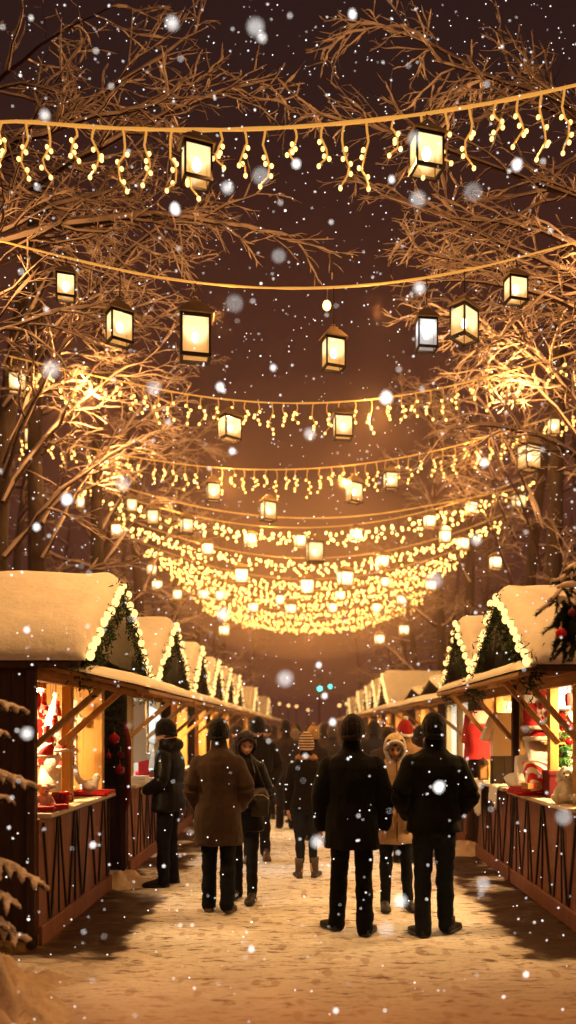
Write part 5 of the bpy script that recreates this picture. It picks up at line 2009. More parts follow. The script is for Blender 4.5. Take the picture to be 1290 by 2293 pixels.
for i, (px, py, D, lab) in enumerate(((103, 1697, 7.0, 'red felt hat with white brim hanging by the corner post of the left stall'), (142, 1683, 7.25, 'red felt hat hanging higher, before the gnome beard'), (150, 1720, 7.3, 'red felt hat hanging lowest, beside the pine post'))):
    q = at(px, py, D)
    santa_hat(lab, q, .075, .13, (.5, .1), group='red felt hats hung in the nearest left stall')
q = at(207, 1790, 8.0)
q.z = CT
tr = thing('serving_tray', 'shiny red tray with raised rim lying at the end of the left counter', 'tray', q)
MB().box(q + Vector((0, 0, .010)), (.36, .28, .016)).build('base', M['redgloss'], tr, bevel=.006)
b = MB()
for s_ in (-1, 1):
    b.box(q + Vector((s_ * .183, 0, .028)), (.022, .302, .040))
    b.box(q + Vector((0, s_ * .146, .028)), (.342, .022, .039))
b.build('rim', M['redgloss'], tr, bevel=.006)
q2 = at(202, 1790, 7.95)
q2.z = CT + .02
bd = thing('bird_figure', 'white ceramic bird with long raised tail on the red tray', 'figurine', q2)
b = MB()
b.ball(q2 + Vector((0, 0, .075)), (.085, .055, .065))
limb(b, [tuple(q2 + Vector((.03, 0, .09))), tuple(q2 + Vector((.06, 0, .15)))], [.045, .036], 4, 12)
b.ball(q2 + Vector((.065, 0, .165)), (.040, .036, .036))
limb(b, [tuple(q2 + Vector((-.06, 0, .08))), tuple(q2 + Vector((-.13, 0, .16))), tuple(q2 + Vector((-.155, 0, .28)))], [.040, .028, .032], 5, 12)
o = place_mesh('body', remeshed(b, .008, 2), M['white'], bd)
o.data.transform(Matrix.Translation(-q2))
MB().lathe([(.010, 0), (.006, .02), (.001, .036)], (0, 0, 0), 8).build('beak', M['gold'], bd, org=(q2.x + .10, q2.y, q2.z + .163)).rotation_euler = (0, PI / 2, 0)
for s_ in (-1, 1):
    MB().ball(q2 + Vector((.082, s_ * .030, .175)), .006, nu=8, nv=6).build('eye', M['iris'], bd)
MB().ball(q2 + Vector((-.005, -.052, .08)), (.055, .012, .036)).build('wing', M['print'], bd, True)
# patterned cloth behind the gnome, on the far wall of the stall
o = MB().box((-2.62, 8.355, 1.62), (.42, .012, .62)).build('hanging_cloth', M['paper'], None, org=(-2.62, 8.355, 1.62))
tag(o, 'pale cloth with red motifs hung on the pine wall behind the gnome', 'cloth')
# dark display of the second left stall's near wall, with red ornaments
dp = thing('fir_display', 'dark fir covered display hung with red ornaments between the first two left stalls', 'display', (-2.16, 9.22, 1.0))
b = MB()
rg = random.Random(4)
V, F = [], []
for i in range(2600):
    c = Vector((-2.11 - .40 * rg.random() + .02, 9.24 - rg.random() * .06, 1.04 + 1.06 * rg.random()))
    d = Vector((rg.gauss(0, 1), rg.gauss(-.6, .6), rg.gauss(-.3, .8))).normalized()
    w_ = d.orthogonal().normalized() * .008
    l = rg.uniform(.03, .07)
    k = len(V)
    V += [tuple(c - w_), tuple(c + w_), tuple(c + d * l)]
    F.append((k, k + 1, k + 2))
MB().add(V, F).build('foliage', M['fir'], dp)
MB().box((-2.32, 9.27, 1.55), (.46, .02, 1.12)).build('backing', M['wood_dark'], dp)
for i, (px, py, r, lab) in enumerate(((256, 1655, .062, 'largest red bauble at the top of the dark fir panel'), (270, 1690, .042, 'small dark pink bauble in the middle of the dark fir panel'), (268, 1724, .055, 'crimson bauble lowest on the dark fir panel'), (243, 1692, .034, 'small red bauble left of the others on the fir panel'))):
    bauble(at(px, py, 9.10), r, lab, 'redgloss' if i != 1 else 'maroon', 'red baubles on the dark fir panel')
o = MB().tube([tuple(at(280, 1618, 9.08)), tuple(at(287, 1660, 9.06)), tuple(at(288, 1720, 9.06)), tuple(at(286, 1790, 9.06)), tuple(at(281, 1815, 9.08))], [.02, .035, .03, .035, .02], 10).build('scarf', M['maroon'], None, True, org=at(285, 1700, 9.06))
tag(o, 'long maroon scarf hanging at the edge of the dark fir panel', 'scarf')
# ---- second left stall: white and teal wares
for i, (px, D, w_, h_, mt, lab) in enumerate(((312, 9.75, .20, .10, 'white', 'stack of white folded linen at the near end of the second left counter'), (330, 10.1, .24, .06, 'paper2', 'low stack of printed cloth beside the white linen'),
                                              (343, 10.9, .22, .12, 'white', 'stack of white towels by the man in the black jacket'))):
    q = at(px, 1740, D)
    q.z = CT
    b = MB()
    for k in range(int(h_ / .022)):
        b.box(q + Vector((.004 * math.sin(k * 3), .004 * math.cos(k * 5), .011 + .022 * k)), (w_, .24, .019))
    tag(b.build('folded_linen', M[mt], None, org=q, bevel=.006), lab, 'linen')
flat_garment('pale_pullover', 'pale printed pullover hanging in the second left stall', SWEAT, .06, 'paper2', at(322, 1580, 11.0), .3, 'pullover')
flat_garment('pale_shawl', 'long white shawl hanging at the near post of the second left stall', [(-.10, 0), (.10, 0), (.13, -.75), (-.12, -.80)], .05, 'white', at(306, 1570, 10.2), .2, 'shawl')
flat_garment('christmas_stocking', 'red stocking with white cuff hanging behind the folded linen', STOCK, .06, 'red', at(322, 1690, 10.6), .2, 'stocking', True, [('cuff', CUFF, .085, 'fleece')])

# ---- nearest right stalls
def rp(px, D, z=CT):
    q = at(px, 1700, D)
    q.z = z
    return q


o = MB().box((3.05, 8.70, 1.62), (1.30, .012, 1.02)).build('hanging_cloth', M['paper'], None, org=(3.05, 8.70, 1.62))
tag(o, 'large white cloth printed with red motifs hung across the nearest right stall', 'cloth')
o = MB().box((2.80, 10.50, 1.55), (.7, .012, 1.0)).build('hanging_cloth', M['paper2'], None, org=(2.80, 10.50, 1.55))
tag(o, 'pale grey printed cloth at the back of the second right stall', 'cloth')
santa_hat('wide red felt hat with pale brim on the shelf between the pine posts', at(1193, 1632, 8.1), .10, .11, (.6, 0))
santa_hat('second wide red felt hat just under the first, beside the middle pine post', at(1200, 1656, 8.15), .11, .10, (-.4, 0))
santa_hat('small red felt hat high at the right edge above the fir sprig', at(1262, 1597, 8.0), .065, .10, (.5, 0))
sh = MB().box((2.62, 8.2, 1.545), (.50, .26, .022)).build('wall_shelf', M['wood_yel'], None, org=(2.62, 8.2, 1.545))
tag(sh, 'pine shelf under the wide red hats in the nearest right stall', 'shelf')
cushion(rp(1208, 7.95, CT + .19), (.34, .34, .13), 'red and white striped cushion leaning behind the middle pine post', 'redstripe', .3, 1.2)
cushion(rp(1185, 8.35, CT + .20), (.30, .42, .16), 'puffy white fleece cushion behind the striped cushion', 'fleece', -.2, 1.1)
cushion(rp(1170, 8.6, CT + .09), (.34, .30, .16), 'white fleece cushion lying low at the end of the nearest right counter', 'fleece', .2, .3)
cushion(rp(1205, 8.25, CT + .43), (.26, .30, .12), 'white cushion on top of the pile under the shelf', 'white', .1, .9)
o = MB()
q = rp(1188, 8.1)
for k in range(4):
    o.box(q + Vector((.012 * k - .02, .02 * math.sin(k * 2), .010 + .018 * k)), (.34 - .02 * k, .46, .016), 0, Matrix.Rotation(.06 * k, 3, 'Z'))
tag(o.build('felt_cloth', M['red'], None, org=q, bevel=.006), 'pile of red felt cloths on the nearest right counter', 'cloth')
gift_box(rp(1248, 7.75), (.22, .22, .26), 'tall dark red box right of the middle pine post', 'maroon', None)
gift_box(rp(1190, 7.85, CT + .075), (.16, .10, .06), 'small tan box lying on the red felt cloths', 'glass', 'red', .4)
plush(rp(1277, 7.15), 1.0, 'white plush dog lying at the right edge of the nearest right counter', 'fleece', rz=-.6)
plush(rp(1268, 8.2, CT + .20), .8, 'pale plush with round ears among the wares behind the dark red box', 'white', rz=-.3, ears='round')
MB()
q = rp(1268, 8.1, 1.33)
sp_ = thing('fir_sprig', 'bright green fir sprig standing among the wares at right', 'sprig', q)
V, F = [], []
for i in range(420):
    t = rg.random()
    c = q + Vector((rg.gauss(0, .05) * (1 - t * .5), rg.gauss(0, .04), .42 * t - .08))
    d = Vector((rg.gauss(0, 1), rg.gauss(-.3, 1), rg.gauss(.3, .7))).normalized()
    w_ = d.orthogonal().normalized() * .010
    k = len(V)
    l = rg.uniform(.03, .06)
    V += [tuple(c - w_), tuple(c + w_), tuple(c + d * l)]
    F.append((k, k + 1, k + 2))
MB().add(V, F).build('foliage', M['leafgreen'], sp_)
MB().tube([tuple(q + Vector((0, 0, -.30))), tuple(q + Vector((.01, 0, .0))), tuple(q + Vector((0, 0, .3)))], [.012, .009, .004], 6).build('stem', M['bark'], sp_)
MB().lathe([(.06, -.30), (.075, -.29), (.085, -.14), (.075, -.14), (.06, -.27)], q, 16).build('pot', M['cream'], sp_, True)
flat_garment('child_coat', 'red coat with pink satin collar hanging at the far end of the right stalls', COATP, .12, 'red', at(1071, 1592, 10.3), .35, 'coat', True,
             [('collar', [(-.13, .0), (.13, .0), (.17, -.17), (-.17, -.17)], .15, 'pink')])
flat_garment('printed_pullover', 'white pullover with black print hanging between the two left pine posts', SWEAT, .08, 'print', at(1128, 1595, 9.6), .25, 'pullover')
flat_garment('dark_trousers', 'black trousers hanging under the printed white pullover', TROU, .07, 'plastic_black', at(1126, 1690, 9.7), .25, 'trousers', False)
flat_garment('christmas_stocking', 'red stocking with white cuff hanging high in the nearest right stall', STOCK, .07, 'red', at(1187, 1560, 8.5), .1, 'stocking', True, [('cuff', CUFF, .09, 'fleece')])
flat_garment('christmas_stocking', 'red stocking with white cuff right of the middle pine post', STOCK, .07, 'red', at(1252, 1625, 8.3), .1, 'stocking', True, [('cuff', CUFF, .09, 'fleece')])
for i, (px, py, D, lab) in enumerate(((1246, 1560, 8.0, 'red bauble beside the lit lamp in the nearest right stall'), (1275, 1660, 7.9, 'red bauble at the right edge above the plush dog'), (1215, 1575, 8.4, 'red bauble high behind the middle pine post'))):
    bauble(at(px, py, D), .04, lab)
q = rp(1082, 10.25)
cl_ = thing('table_lantern', 'small black lantern with yellow glass at the far end of the right counter', 'lantern', q)
MB().box(q + Vector((0, 0, .012)), (.12, .12, .024)).build('base', M['blackmetal'], cl_, bevel=.004)
MB().box(q + Vector((0, 0, .11)), (.09, .09, .17)).build('glass', M['lamp_dim'] if False else M['glass'], cl_, bevel=.004)
b = MB()
for sx_ in (-1, 1):
    for sy_ in (-1, 1):
        b.box(q + Vector((sx_ * .052, sy_ * .052, .11)), (.012, .012, .18))
b.build('frame', M['blackmetal'], cl_)
MB().lathe([(.085, .20), (.06, .25), (.02, .28), (.02, .30)], q, 4).build('cap', M['blackmetal'], cl_)
# linen hanging over the counter corners
def drape(label, c, wx, wy, drop, sx, seed):
    c = Vector(c)
    n, m_ = 16, 22
    V = []
    for i in range(m_):
        for j in range(n):
            u = j / (n - 1)
            t = i / (m_ - 1)
            L_ = wx + drop
            s_ = t * L_
            if s_ < wx:
                x, z = wx - s_, 0.
            else:
                x, z = 0., -(s_ - wx)
            fold = .018 * math.sin(u * 15 + seed) * min(1, max(0, (s_ - wx) / drop * 1.5))
            zz = z * (1 + .22 * math.sin(u * 4 + seed))
            V.append((c.x + sx * x - sx * abs(fold) - sx * (.012 if s_ > wx else 0), c.y + (u - .5) * wy * (1 + .1 * t), c.z + zz))
    F = [(i * n + j, i * n + j + 1, (i + 1) * n + j + 1, (i + 1) * n + j) for i in range(m_ - 1) for j in range(n - 1)]
    o = MB().add(V, F).build('linen_cloth', M['linen'], None, True, org=c)
    sd = o.modifiers.new('Solidify', 'SOLIDIFY')
    sd.thickness = .006
    sd.offset = 1
    return tag(o, label, 'cloth')


drape('large cream cloth hanging over the far corner of the right counter', (2.155, 10.25, CT + .004), .45, .62, .36, 1, .5)
drape('small cream cloth hanging over the right counter next to the red felt cloths', (2.150, 9.25, CT + .004), .40, .34, .22, 1, 2.)
# small ornaments hung close together on the printed cloths
def orn_mesh(kind):
    b = MB()
    if kind in (0, 4):      # heart
        a = np.linspace(0, 2 * PI, 20, endpoint=False)
        pts = [(.030 * math.sin(t) ** 3, .0022 * (13 * math.cos(t) - 5 * math.cos(2 * t) - 2 * math.cos(3 * t) - math.cos(4 * t))) for t in a]
    elif kind == 1:         # star
        pts = [((.036 if i % 2 == 0 else .016) * math.sin(i * PI / 5), (.036 if i % 2 == 0 else .016) * math.cos(i * PI / 5)) for i in range(10)]
    elif kind == 2:         # small stocking
        pts = [(x * .22, z * .22 + .04) for x, z in STOCK]
    elif kind == 3:         # mitten
        pts = [(-.02, -.035), (.02, -.035), (.022, 0), (.040, .012), (.036, .022), (.020, .018), (.018, .036), (0, .042), (-.02, .034), (-.024, 0)]
    n = len(pts)
    V = [(x, -.010, z) for x, z in pts] + [(x, .010, z) for x, z in pts] + [(0, -.018, 0), (0, .018, 0)]
    F = [((i + 1) % n, i, 2 * n) for i in range(n)] + [(n + i, n + (i + 1) % n, 2 * n + 1) for i in range(n)] + [(i, (i + 1) % n, (i + 1) % n + n, i + n) for i in range(n)]
    b.add(V, F)
    zt = max(z for x, z in pts)
    b.tube([(0, 0, zt - .004), (.002, .004, zt + .02), (0, .008, zt + .045)], .0016, 4)
    return b


OM = {}
names_ = ['felt_heart', 'felt_star', 'small_stocking', 'felt_mitten', 'felt_heart']
cats_ = ['heart', 'star', 'stocking', 'mitten', 'heart']
mats_ = ['red', 'white', 'redgloss', 'cream', 'pink', 'maroon', 'leafgreen']
rg = random.Random(21)


def ornaments(x0, x1, y, z0, z1, nx, nz, where, grp):
    for i in range(nx):
        for k in range(nz):
            kd = rg.randrange(5)
            mt = mats_[min(rg.randrange(8), 6)] if kd != 2 else rg.choice(('red', 'redgloss'))
            if (kd, mt) not in OM:
                OM[(kd, mt)] = orn_mesh(kd).mesh(names_[kd], [M[mt]])
            p = Vector((x0 + (x1 - x0) * (i + rg.uniform(.3, .7)) / nx, y - rg.uniform(0, .03), z0 + (z1 - z0) * (k + rg.uniform(.3, .7)) / nz))
            o = bpy.data.objects.new(names_[kd], OM[(kd, mt)])
            link(o, None, p)
            o.rotation_euler = (0, rg.uniform(-.3, .3), rg.uniform(-.3, .3))
            o.scale = (rg.uniform(1.1, 1.7),) * 3
            colr = {'red': 'red', 'white': 'white', 'redgloss': 'glossy red', 'cream': 'cream', 'pink': 'pink', 'maroon': 'maroon', 'leafgreen': 'green'}[mt]
            tag(o, colr + ' ' + names_[kd].replace('_', ' ') + where, cats_[kd], grp)


ornaments(2.34, 3.05, 8.66, 1.28, 2.12, 7, 8, ' hung on the printed cloth of the nearest right stall', 'small ornaments on the right printed cloth')
ornaments(2.46, 2.90, 10.46, 1.25, 2.05, 4, 6, ' hung on the grey cloth of the second right stall', 'small ornaments on the grey cloth')
ornaments(-2.82, -2.42, 8.32, 1.32, 1.92, 4, 5, ' hung on the pale cloth behind the gnome', 'small ornaments behind the gnome')
# ornaments on threads along the open fronts
def hung(sx, u, ys, where, grp):
    for y in ys:
        kd = rg.randrange(5)
        mt = rg.choice(('red', 'white', 'redgloss', 'cream', 'red', 'pink')) if kd != 2 else 'red'
        if (kd, mt) not in OM:
            OM[(kd, mt)] = orn_mesh(kd).mesh(names_[kd], [M[mt]])
        p = Vector((sx * (u + rg.uniform(0, .22)), y + rg.uniform(-.04, .04), rg.uniform(1.55, 1.98)))
        o = bpy.data.objects.new(names_[kd], OM[(kd, mt)])
        link(o, None, p)
        o.rotation_euler = (0, rg.uniform(-.2, .2), sx * rg.uniform(.3, 1.2))
        o.scale = (rg.uniform(1.3, 2.1),) * 3
        colr = {'red': 'red', 'white': 'white', 'redgloss': 'glossy red', 'cream': 'cream', 'pink': 'pink'}[mt]
        tag(o, colr + ' ' + names_[kd].replace('_', ' ') + where, cats_[kd], grp)
        t_ = MB().tube([(p.x, p.y + .008, p.z + .06), (p.x, p.y + .008, 2.14)], .0018, 4).build('thread', M['cord'], o)


hung(1, 2.42, np.linspace(6.8, 8.6, 17), ' hanging on a thread in the opening of the nearest right stall', 'ornaments on threads in the nearest right stall')
hung(1, 2.42, np.linspace(9.05, 10.4, 10), ' hanging on a thread in the opening of the second right stall', 'ornaments on threads in the second right stall')
hung(-1, 2.22, np.linspace(6.55, 8.2, 12), ' hanging on a thread in the opening of the nearest left stall', 'ornaments on threads in the nearest left stall')
hung(-1, 2.22, np.linspace(9.6, 11.5, 10), ' hanging on a thread in the opening of the second left stall', 'ornaments on threads in the second left stall')
bl = thing('box_lamp', 'bright white box lamp hanging near the top of the nearest right stall', 'lamp', at(1256, 1560, 7.9))
c = at(1256, 1560, 7.9)
MB().box(c, (.17, .10, .24)).build('shade', emat('box_lamp_shade', (1, .84, .62), 3.0), bl, bevel=.006)
b = MB()
for s_ in (-1, 1):
    b.box(c + Vector((0, 0, s_ * .128)), (.19, .12, .016))
b.build('frame', M['blackmetal'], bl)
MB().tube([tuple(c + Vector((0, 0, .135))), tuple(c + Vector((0, 0, .26)))], .005, 5).build('cord', M['cord'], bl)
# rows of small goods on the counters
def row_goods(sx, u, ys, where):
    for i, y in enumerate(ys):
        q = Vector((sx * (u + rg.uniform(-.04, .04)), y, CT))
        k = rg.randrange(3)
        if k == 0:
            jar(q, 'small lidded jar ' + where, .032, .08, rg.choice(('glass', 'redgloss')), group='small goods ' + where)
        elif k == 1:
            mug(q, 'small mug ' + where, rg.choice(('redgloss', 'cream', 'maroon')), .8, 'small goods ' + where)
        else:
            gift_box(q, (.08, .08, .07), 'tiny ribboned box ' + where, rg.choice(('red', 'cream', 'pink')), 'gold', rg.uniform(0, 1), group='small goods ' + where)


row_goods(1, 2.45, (6.95, 7.1, 7.32, 7.48), 'at the near end of the right counter')
row_goods(1, 2.6, (9.1, 9.3, 9.55, 9.8, 10.05), 'along the second right counter')
row_goods(-1, 2.42, (7.35, 7.5, 7.65, 8.2), 'beside the gnome on the left counter')
row_goods(-1, 2.35, (9.6, 9.95, 10.3, 10.6, 11.2, 11.4), 'along the second left counter')
# wares in the farther stalls, a few each
def far_ware(i, q, sx):
    k = i % 4
    if k == 0:
        gift_box(q, (.2, .2, .22), 'wrapped box glowing in a farther stall', ['red', 'cream', 'pink'][i % 3], 'gold', .3, group='wares in the farther stalls')['label'] = 'ribboned box on a farther stall counter'
    elif k == 1:
        jar(q, 'glass jar on a farther stall counter', .06, .16, group='wares in the farther stalls')
    elif k == 2:
        santa_hat('felt hat on a farther stall counter', q, .09, .16, (.4, 0), group='wares in the farther stalls')
    else:
        mug(q, 'mug on a farther stall counter', 'redgloss', 1.5, group='wares in the farther stalls')


i = 0
for sx, u, ys in ((-1, 2.32, (12.7, 13.3, 13.8, 15.3, 15.9, 16.4, 18.)), (1, 2.5, (12.0, 12.8, 13.3, 14.7, 15.8, 16.9))):
    for y in ys:
        far_ware(i, Vector((sx * u, y, CT)), sx)
        i += 1

# ------------------------------------------------------------------ firs in the foreground
def fir_bough(start, end, droop, wdt, rng, NV, NF, SN, TW, nt=11, snow=1.):
    """one bough: a stem, side twigs with needles and snow lying on top"""
    a, c = Vector(start), Vector(end)
    d = c - a
    side = Vector((-d.y, d.x, 0)).normalized()
    stem = []
    for i in range(10):
        t = i / 9
        stem.append(a + d * t + Vector((0, 0, droop * (.9 * math.sin(t * PI * .75) - .9 * t * t))))
    TW.tube([tuple(p) for p in stem], np.linspace(.014, .004, 10), 6)
    twigs = [(stem, 1.)]
    for k in range(nt):
        t = .18 + .80 * k / nt
        f = t * 9
        i = min(int(f), 8)
        q = stem[i].lerp(stem[i + 1], f - i)
        for s_ in (-1, 1):
            l = wdt * (1.05 - .75 * t) * rng.uniform(.75, 1.2)
            dd = (side * s_ * .8 + d.normalized() * .75 + Vector((0, 0, -.28))).normalized()
            tw = [q + dd * (l * j / 5) + Vector((0, 0, -.20 * l * (j / 5) ** 2)) for j in range(6)]
            TW.tube([tuple(p) for p in tw], np.linspace(.006, .0025, 6), 5)
            twigs.append((tw, .8))
    for tw, g in twigs:
        for i in range(len(tw) - 1):
            seg = tw[i + 1] - tw[i]
            n = int(seg.length / .0042)
            ax = seg.normalized()
            for j in range(n):
                q = tw[i] + seg * rng.random()
                nd = rnd_dir(ax, rng.uniform(.6, 1.1), rng)
                l = rng.uniform(.030, .050)
                w_ = nd.cross(ax).normalized() * .0020
                k0 = len(NV)
                NV.extend([tuple(q - w_), tuple(q + w_), tuple(q + nd * l)])
                NF.append((k0, k0 + 1, k0 + 2))
        if snow and rng.random() < .97:
            n = len(tw)
            R_ = [max(.005, snow * (.024 if g == 1. else .018) * math.sin(PI * (.10 + .84 * j / (n - 1))) ** .7 * rng.uniform(.7, 1.35)) for j in range(n)]
            SN.tube([tuple(tw[j] + Vector((0, 0, .012 + R_[j] * .55))) for j in range(n)], R_, 9, flat=.72)
            SN.ball(tuple(tw[-1] + Vector((0, 0, .006))), (R_[-1], R_[-1], R_[-1] * .8), nu=8, nv=6)


def fir_tree(label, base, h, boughs, seed, snow=1., trunk_top=None, nt=11):
    rng = random.Random(seed)
    base = Vector(base)
    root = thing('fir_tree', label, 'tree', base)
    tt = Vector(trunk_top) if trunk_top else base + Vector((0, 0, h))
    MB().tube([tuple(base.lerp(tt, t)) for t in np.linspace(0, 1, 8)], np.linspace(.07, .012, 8), 10).build('trunk', M['bark'], root, True)
    NV, NF, SN, TW = [], [], MB(), MB()
    for st, en, dr, wd in boughs:
        fir_bough(st, en, dr, wd, rng, NV, NF, SN, TW, nt, snow)
    cr = MB().add(NV, NF)
    cr.merge(TW, None, 1)
    cro = cr.build('crown', [M['fir'], M['bark']], root)
    if SN.n:
        o = place_mesh('bough_snow', remeshed(SN, .008, 2, .011, 26, seed), M['snow_bough'], cro)
        o.data.transform(Matrix.Translation(-ORG[cro.name]))
    return root


bx, by = -2.62, 5.0
bo = []
for z0, px, py, D, dr in ((1.92, 62, 1592, 4.85, .06), (1.70, 18, 1645, 4.75, .05), (1.50, 80, 1760, 4.85, .07), (1.30, 20, 1790, 4.7, .06), (1.02, 108, 1985, 4.75, .10), (.86, 45, 2030, 4.6, .08), (.55, 62, 2105, 4.65, .06), (.72, 20, 2080, 4.5, .08)):
    bo.append(((bx, by, z0), at(px, py, D), dr, .26))
for a in (1.2, 2.2, 3.3, 4.3):
    for z0 in (.7, 1.2, 1.7):
        bo.append(((bx, by, z0), (bx + .75 * math.cos(a), by + .6 * math.sin(a), z0 - .15), .05, .2))
fir_tree('small snow laden fir at the left edge reaching in before the dark stall wall', (bx, by, 0), 2.3, bo, 71, 1.25)
bx, by = 2.75, 5.55
bo = [((bx, by, 2.78), at(1232, 1300, 5.5), .10, .25), ((bx, by, 2.55), at(1228, 1345, 5.45), .02, .22), ((bx, by, 2.95), at(1262, 1275, 5.4), .08, .2)]
for a in (-1.3, 0, 1.3, 2.3):
    for z0 in (1.0, 1.6, 2.2, 2.7):
        bo.append(((bx, by, z0), (bx + .45 * math.cos(a), by + .6 * math.sin(a), z0 - .15), .05, .2))
fir_tree('snow topped fir at the right edge, mostly beyond the picture', (bx, by, 0), 3.3, bo, 72, 1.2)
# hanging bunch of fir with a red bauble
c = at(1278, 1392, 5.45)
wr = thing('fir_bunch', 'dark bunch of fir sprigs hanging at the right edge in front of the snow roof', 'fir bunch', c)
V, F = [], []
rg = random.Random(8)
SPR = []
for i in range(105):
    t = rg.random()
    st = c + Vector((rg.gauss(0, .045), rg.gauss(0, .035), .25 - .42 * t))
    a = rg.uniform(0, 2 * PI)
    d = Vector((math.cos(a) * .8, math.sin(a) * .45, rg.uniform(-1.1, -.1))).normalized()
    l = rg.uniform(.07, .15)
    SPR.append((st, d, l))
    for k_ in range(150):
        f = rg.random()
        q = st + d * l * f + Vector((0, 0, -.04 * f * f))
        nd = rnd_dir(d, rg.uniform(.5, 1.0), rg)
        w_ = nd.cross(d).normalized() * .0034
        ln = rg.uniform(.026, .044)
        k = len(V)
        V += [tuple(q - w_), tuple(q + w_), tuple(q + nd * ln)]
        F.append((k, k + 1, k + 2))
b = MB().add(V, F)
for st, d, l in SPR:
    b.tube([tuple(st), tuple(st + d * l)], [.005, .002], 4, 1)
b.build('foliage', [M['fir'], M['bark']], wr)
MB().tube([(c.x, c.y, c.z + .22), (c.x + .02, c.y, c.z + .32), (c.x + .05, c.y + .02, c.z + .44)], .006, 6).build('cord', M['cord'], wr)
b = MB()
for st, d, l in SPR[::5]:
    if d.z > -.75:
        b.tube([tuple(st + d * l * f + Vector((0, -.01, .014 - .03 * f * f))) for f in (.15, .4, .65, .9)], [.008, .018, .018, .008], 8, flat=.7)
b.tube([tuple(c + Vector((x, -.02, .25 - 2.2 * x * x))) for x in (-.10, -.05, 0, .05, .1)], [.012, .03, .036, .03, .012], 9, flat=.7)
b.build('snow_cap', M['snow_branch'], wr, True)
bauble(at(1256, 1418, 5.28), .036, 'red bauble hanging in the dark fir bunch', 'redgloss')
bauble(at(1281, 1372, 5.27), .026, 'smaller dark red bauble above the first in the fir bunch', 'maroon')

# ------------------------------------------------------------------ far end of the lane
tl = thing('traffic_light', 'traffic light showing green at the dark far end of the lane', 'traffic light', (gx(716, 46), 46, 0))
c = at(716, 1535, 46)
MB().tube([(c.x, 46, 0), (c.x, 46, c.z + .5)], .06, 10).build('pole', M['plastic_black'], tl, True)
MB().box((c.x, 45.84, c.z + .12), (.36, .22, 1.0)).build('housing', M['plastic_black'], tl, bevel=.03)
for i in range(3):
    l = MB().ball((c.x, 45.72, c.z + .42 - .31 * i), (.125, .05, .125))
    l.build('lens', M['green_light'] if i == 2 else M['plastic_black'], tl, True)
    MB().lathe([(.14, 0), (.15, .18)], (0, 0, 0), 16, cap=False).build('visor', M['plastic_black'], tl, True, org=(c.x, 45.74, c.z + .42 - .31 * i)).rotation_euler = (PI / 2, 0, 0)
c2 = at(739, 1538, 46)
MB().ball((c2.x, 45.74, c2.z), (.085, .05, .10)).build('walk_signal', M['green_light'], tl, True)
MB().box((c2.x, 45.86, c2.z + .14), (.28, .18, .55)).build('signal_box', M['plastic_black'], tl, bevel=.02)
MB().bar((c.x, 45.9, c2.z + .1), (c2.x, 45.9, c2.z + .1), .05, .05).build('bracket', M['plastic_black'], tl)
for i, (px, py, D) in enumerate(((517, 1573, 48), (548, 1576, 52), (566, 1574, 56), (590, 1580, 54), (626, 1576, 58), (646, 1580, 52), (664, 1582, 56), (760, 1580, 50), (776, 1576, 54), (600, 1588, 60), (690, 1590, 58))):
    c = at(px, py, D)
    l = thing('street_lamp', 'distant glowing street lamp at the far end of the lane', 'street lamp', (c.x, D, 0), 'distant street lamps beyond the stalls')
    MB().tube([(c.x, D, 0), (c.x, D, c.z - .14)], [.05, .035], 8).build('pole', M['plastic_black'], l)
    MB().ball(c, .10).build('globe', M['far_lamp'], l, True)
# ------------------------------------------------------------------ falling snow
def flake_mesh(r, seed):
    rng = random.Random(seed)
    b = MB().ball((0, 0, 0), (r, r * rng.uniform(.8, 1.1), r * rng.uniform(.85, 1.1)), nu=9, nv=6)
    b.v = [v * (1 + .12 * np.random.RandomState(seed).randn(len(v), 1)) for v in b.v]
    return b


FL = [flake_mesh(1., s).mesh('snowflake', [M['flake']], True) for s in range(4)]
GRP = 'snowflakes drifting in the air'
BIG = [(983, 1762, 2.6, .019, 'large blurred snowflake in front of the black jacket at right'), (865, 890, 2.6, .021, 'largest blurred snowflake, over the second icicle string'),
       (392, 468, 2.8, .018, 'large blurred snowflake over the upper left branches'), (664, 366, 2.8, .016, 'large blurred snowflake under the nearest icicle string at mid lane'),
       (1158, 368, 2.7, .017, 'large blurred snowflake below the nearest icicle string at right'), (150, 1118, 2.7, .019, 'large blurred snowflake by the dark left trunk'),
       (789, 32, 2.8, .013, 'large snowflake high in the dark sky at the top'), (1085, 1035, 2.7, .014, 'large blurred snowflake over the right branches under the third string'),
       (493, 866, 2.9, .014, 'large snowflake just above the second icicle string, left of centre'), (82, 1180, 3., .013, 'large snowflake on the dark left trunk, under a bigger one'),
       (745, 1617, 3., .013, 'large snowflake over the crowd beside the front man in black'), (714, 1489, 3.2, .012, 'large snowflake above the green traffic light'),
       (727, 1558, 3.2, .011, 'large snowflake below the green traffic light'), (208, 1892, 3., .011, 'large snowflake in front of the left counter'),
       (563, 2125, 3., .011, 'large snowflake low over the snowy path'), (60, 1410, 3., .012, 'large snowflake in front of the first left snow roof'),
       (612, 823, 3., .010, 'snowflake in the open sky between the two central lanterns'), (520, 1010, 3., .011, 'snowflake under the left lantern of the second icicle string'),
       (877, 402, 3., .011, 'snowflake left of the right lantern on the nearest string'), (752, 2263, 3., .010, 'snowflake over the path at the bottom edge'), (1178, 2182, 3., .010, 'snowflake over the path near the lower right corner')]
rng = random.Random(99)
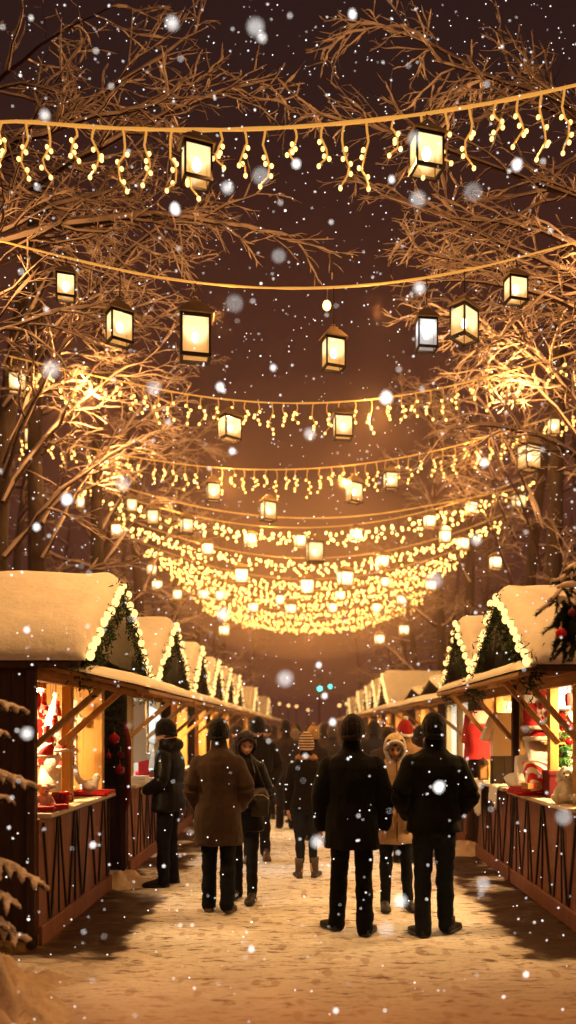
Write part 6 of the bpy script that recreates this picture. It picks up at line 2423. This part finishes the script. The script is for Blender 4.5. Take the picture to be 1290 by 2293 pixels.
for i, (px, py, D, r, lab) in enumerate(BIG):
    o = bpy.data.objects.new('snowflake', FL[i % 4])
    link(o, None, at(px, py, D))
    o.scale = (r * .78,) * 3
    tag(o, lab, 'snowflake', GRP)
def rand_flake(dmin, dmax):
    D = dmin + (dmax - dmin) * rng.random() ** 1.3
    return Vector((rng.uniform(-.42, .38) * D, D, EYE + rng.uniform(-.38, .93) * D)), D
n = 0
while n < 275:
    p, D = rand_flake(2.5, 7.5)
    if p.z < .1:
        continue
    o = bpy.data.objects.new('snowflake', FL[n % 4])
    link(o, None, p)
    s_ = .0031 * rng.uniform(.7, 1.8) * (D / 3.5) ** .5
    o.scale = (s_, s_, s_ * rng.uniform(.9, 1.3))
    o.rotation_euler = (rng.random() * 6, rng.random() * 6, 0)
    tag(o, 'small white snowflake falling through the night air', 'snowflake', GRP)
    n += 1
for i in range(26):
    D = rng.uniform(1.25, 2.2)
    p = Vector((rng.uniform(-.37, .33) * D, D, EYE + rng.uniform(-.30, .88) * D))
    o = bpy.data.objects.new('snowflake', FL[i % 4])
    link(o, None, p)
    o.scale = (rng.uniform(.0045, .0075) * D / 1.6,) * 3
    tag(o, 'soft out of focus snowflake drifting close by', 'snowflake', GRP)
b = MB()
n = 0
fm = flake_mesh(1., 9)
fv = np.concatenate(fm.v)
tet = np.array([(1, 1, 1), (-1, -1, 1), (-1, 1, -1), (1, -1, -1), (0, 0, 1.5), (0, 0, -1.5)]) * .75
octv = np.array([(1, 0, 0), (-1, 0, 0), (0, 1, 0), (0, -1, 0), (0, 0, 1), (0, 0, -1.)])
octf = [(0, 2, 4), (2, 1, 4), (1, 3, 4), (3, 0, 4), (2, 0, 5), (1, 2, 5), (3, 1, 5), (0, 3, 5)]
while n < 2700:
    p, D = rand_flake(4., 16)
    if p.z < .1 or abs(p.x) > 1.9 and p.z < 3.2 and D > 6:
        continue
    s_ = .0040 * rng.uniform(.6, 1.7) * (.55 + D / 14)
    b.add(octv * s_ + np.array(p), octf)
    n += 1
o = b.build('falling_snow', M['flake'], None, True)
tag(o, 'fine white snow falling all through the night air', 'falling snow', kind='stuff')
print('objects', len(bpy.data.objects))
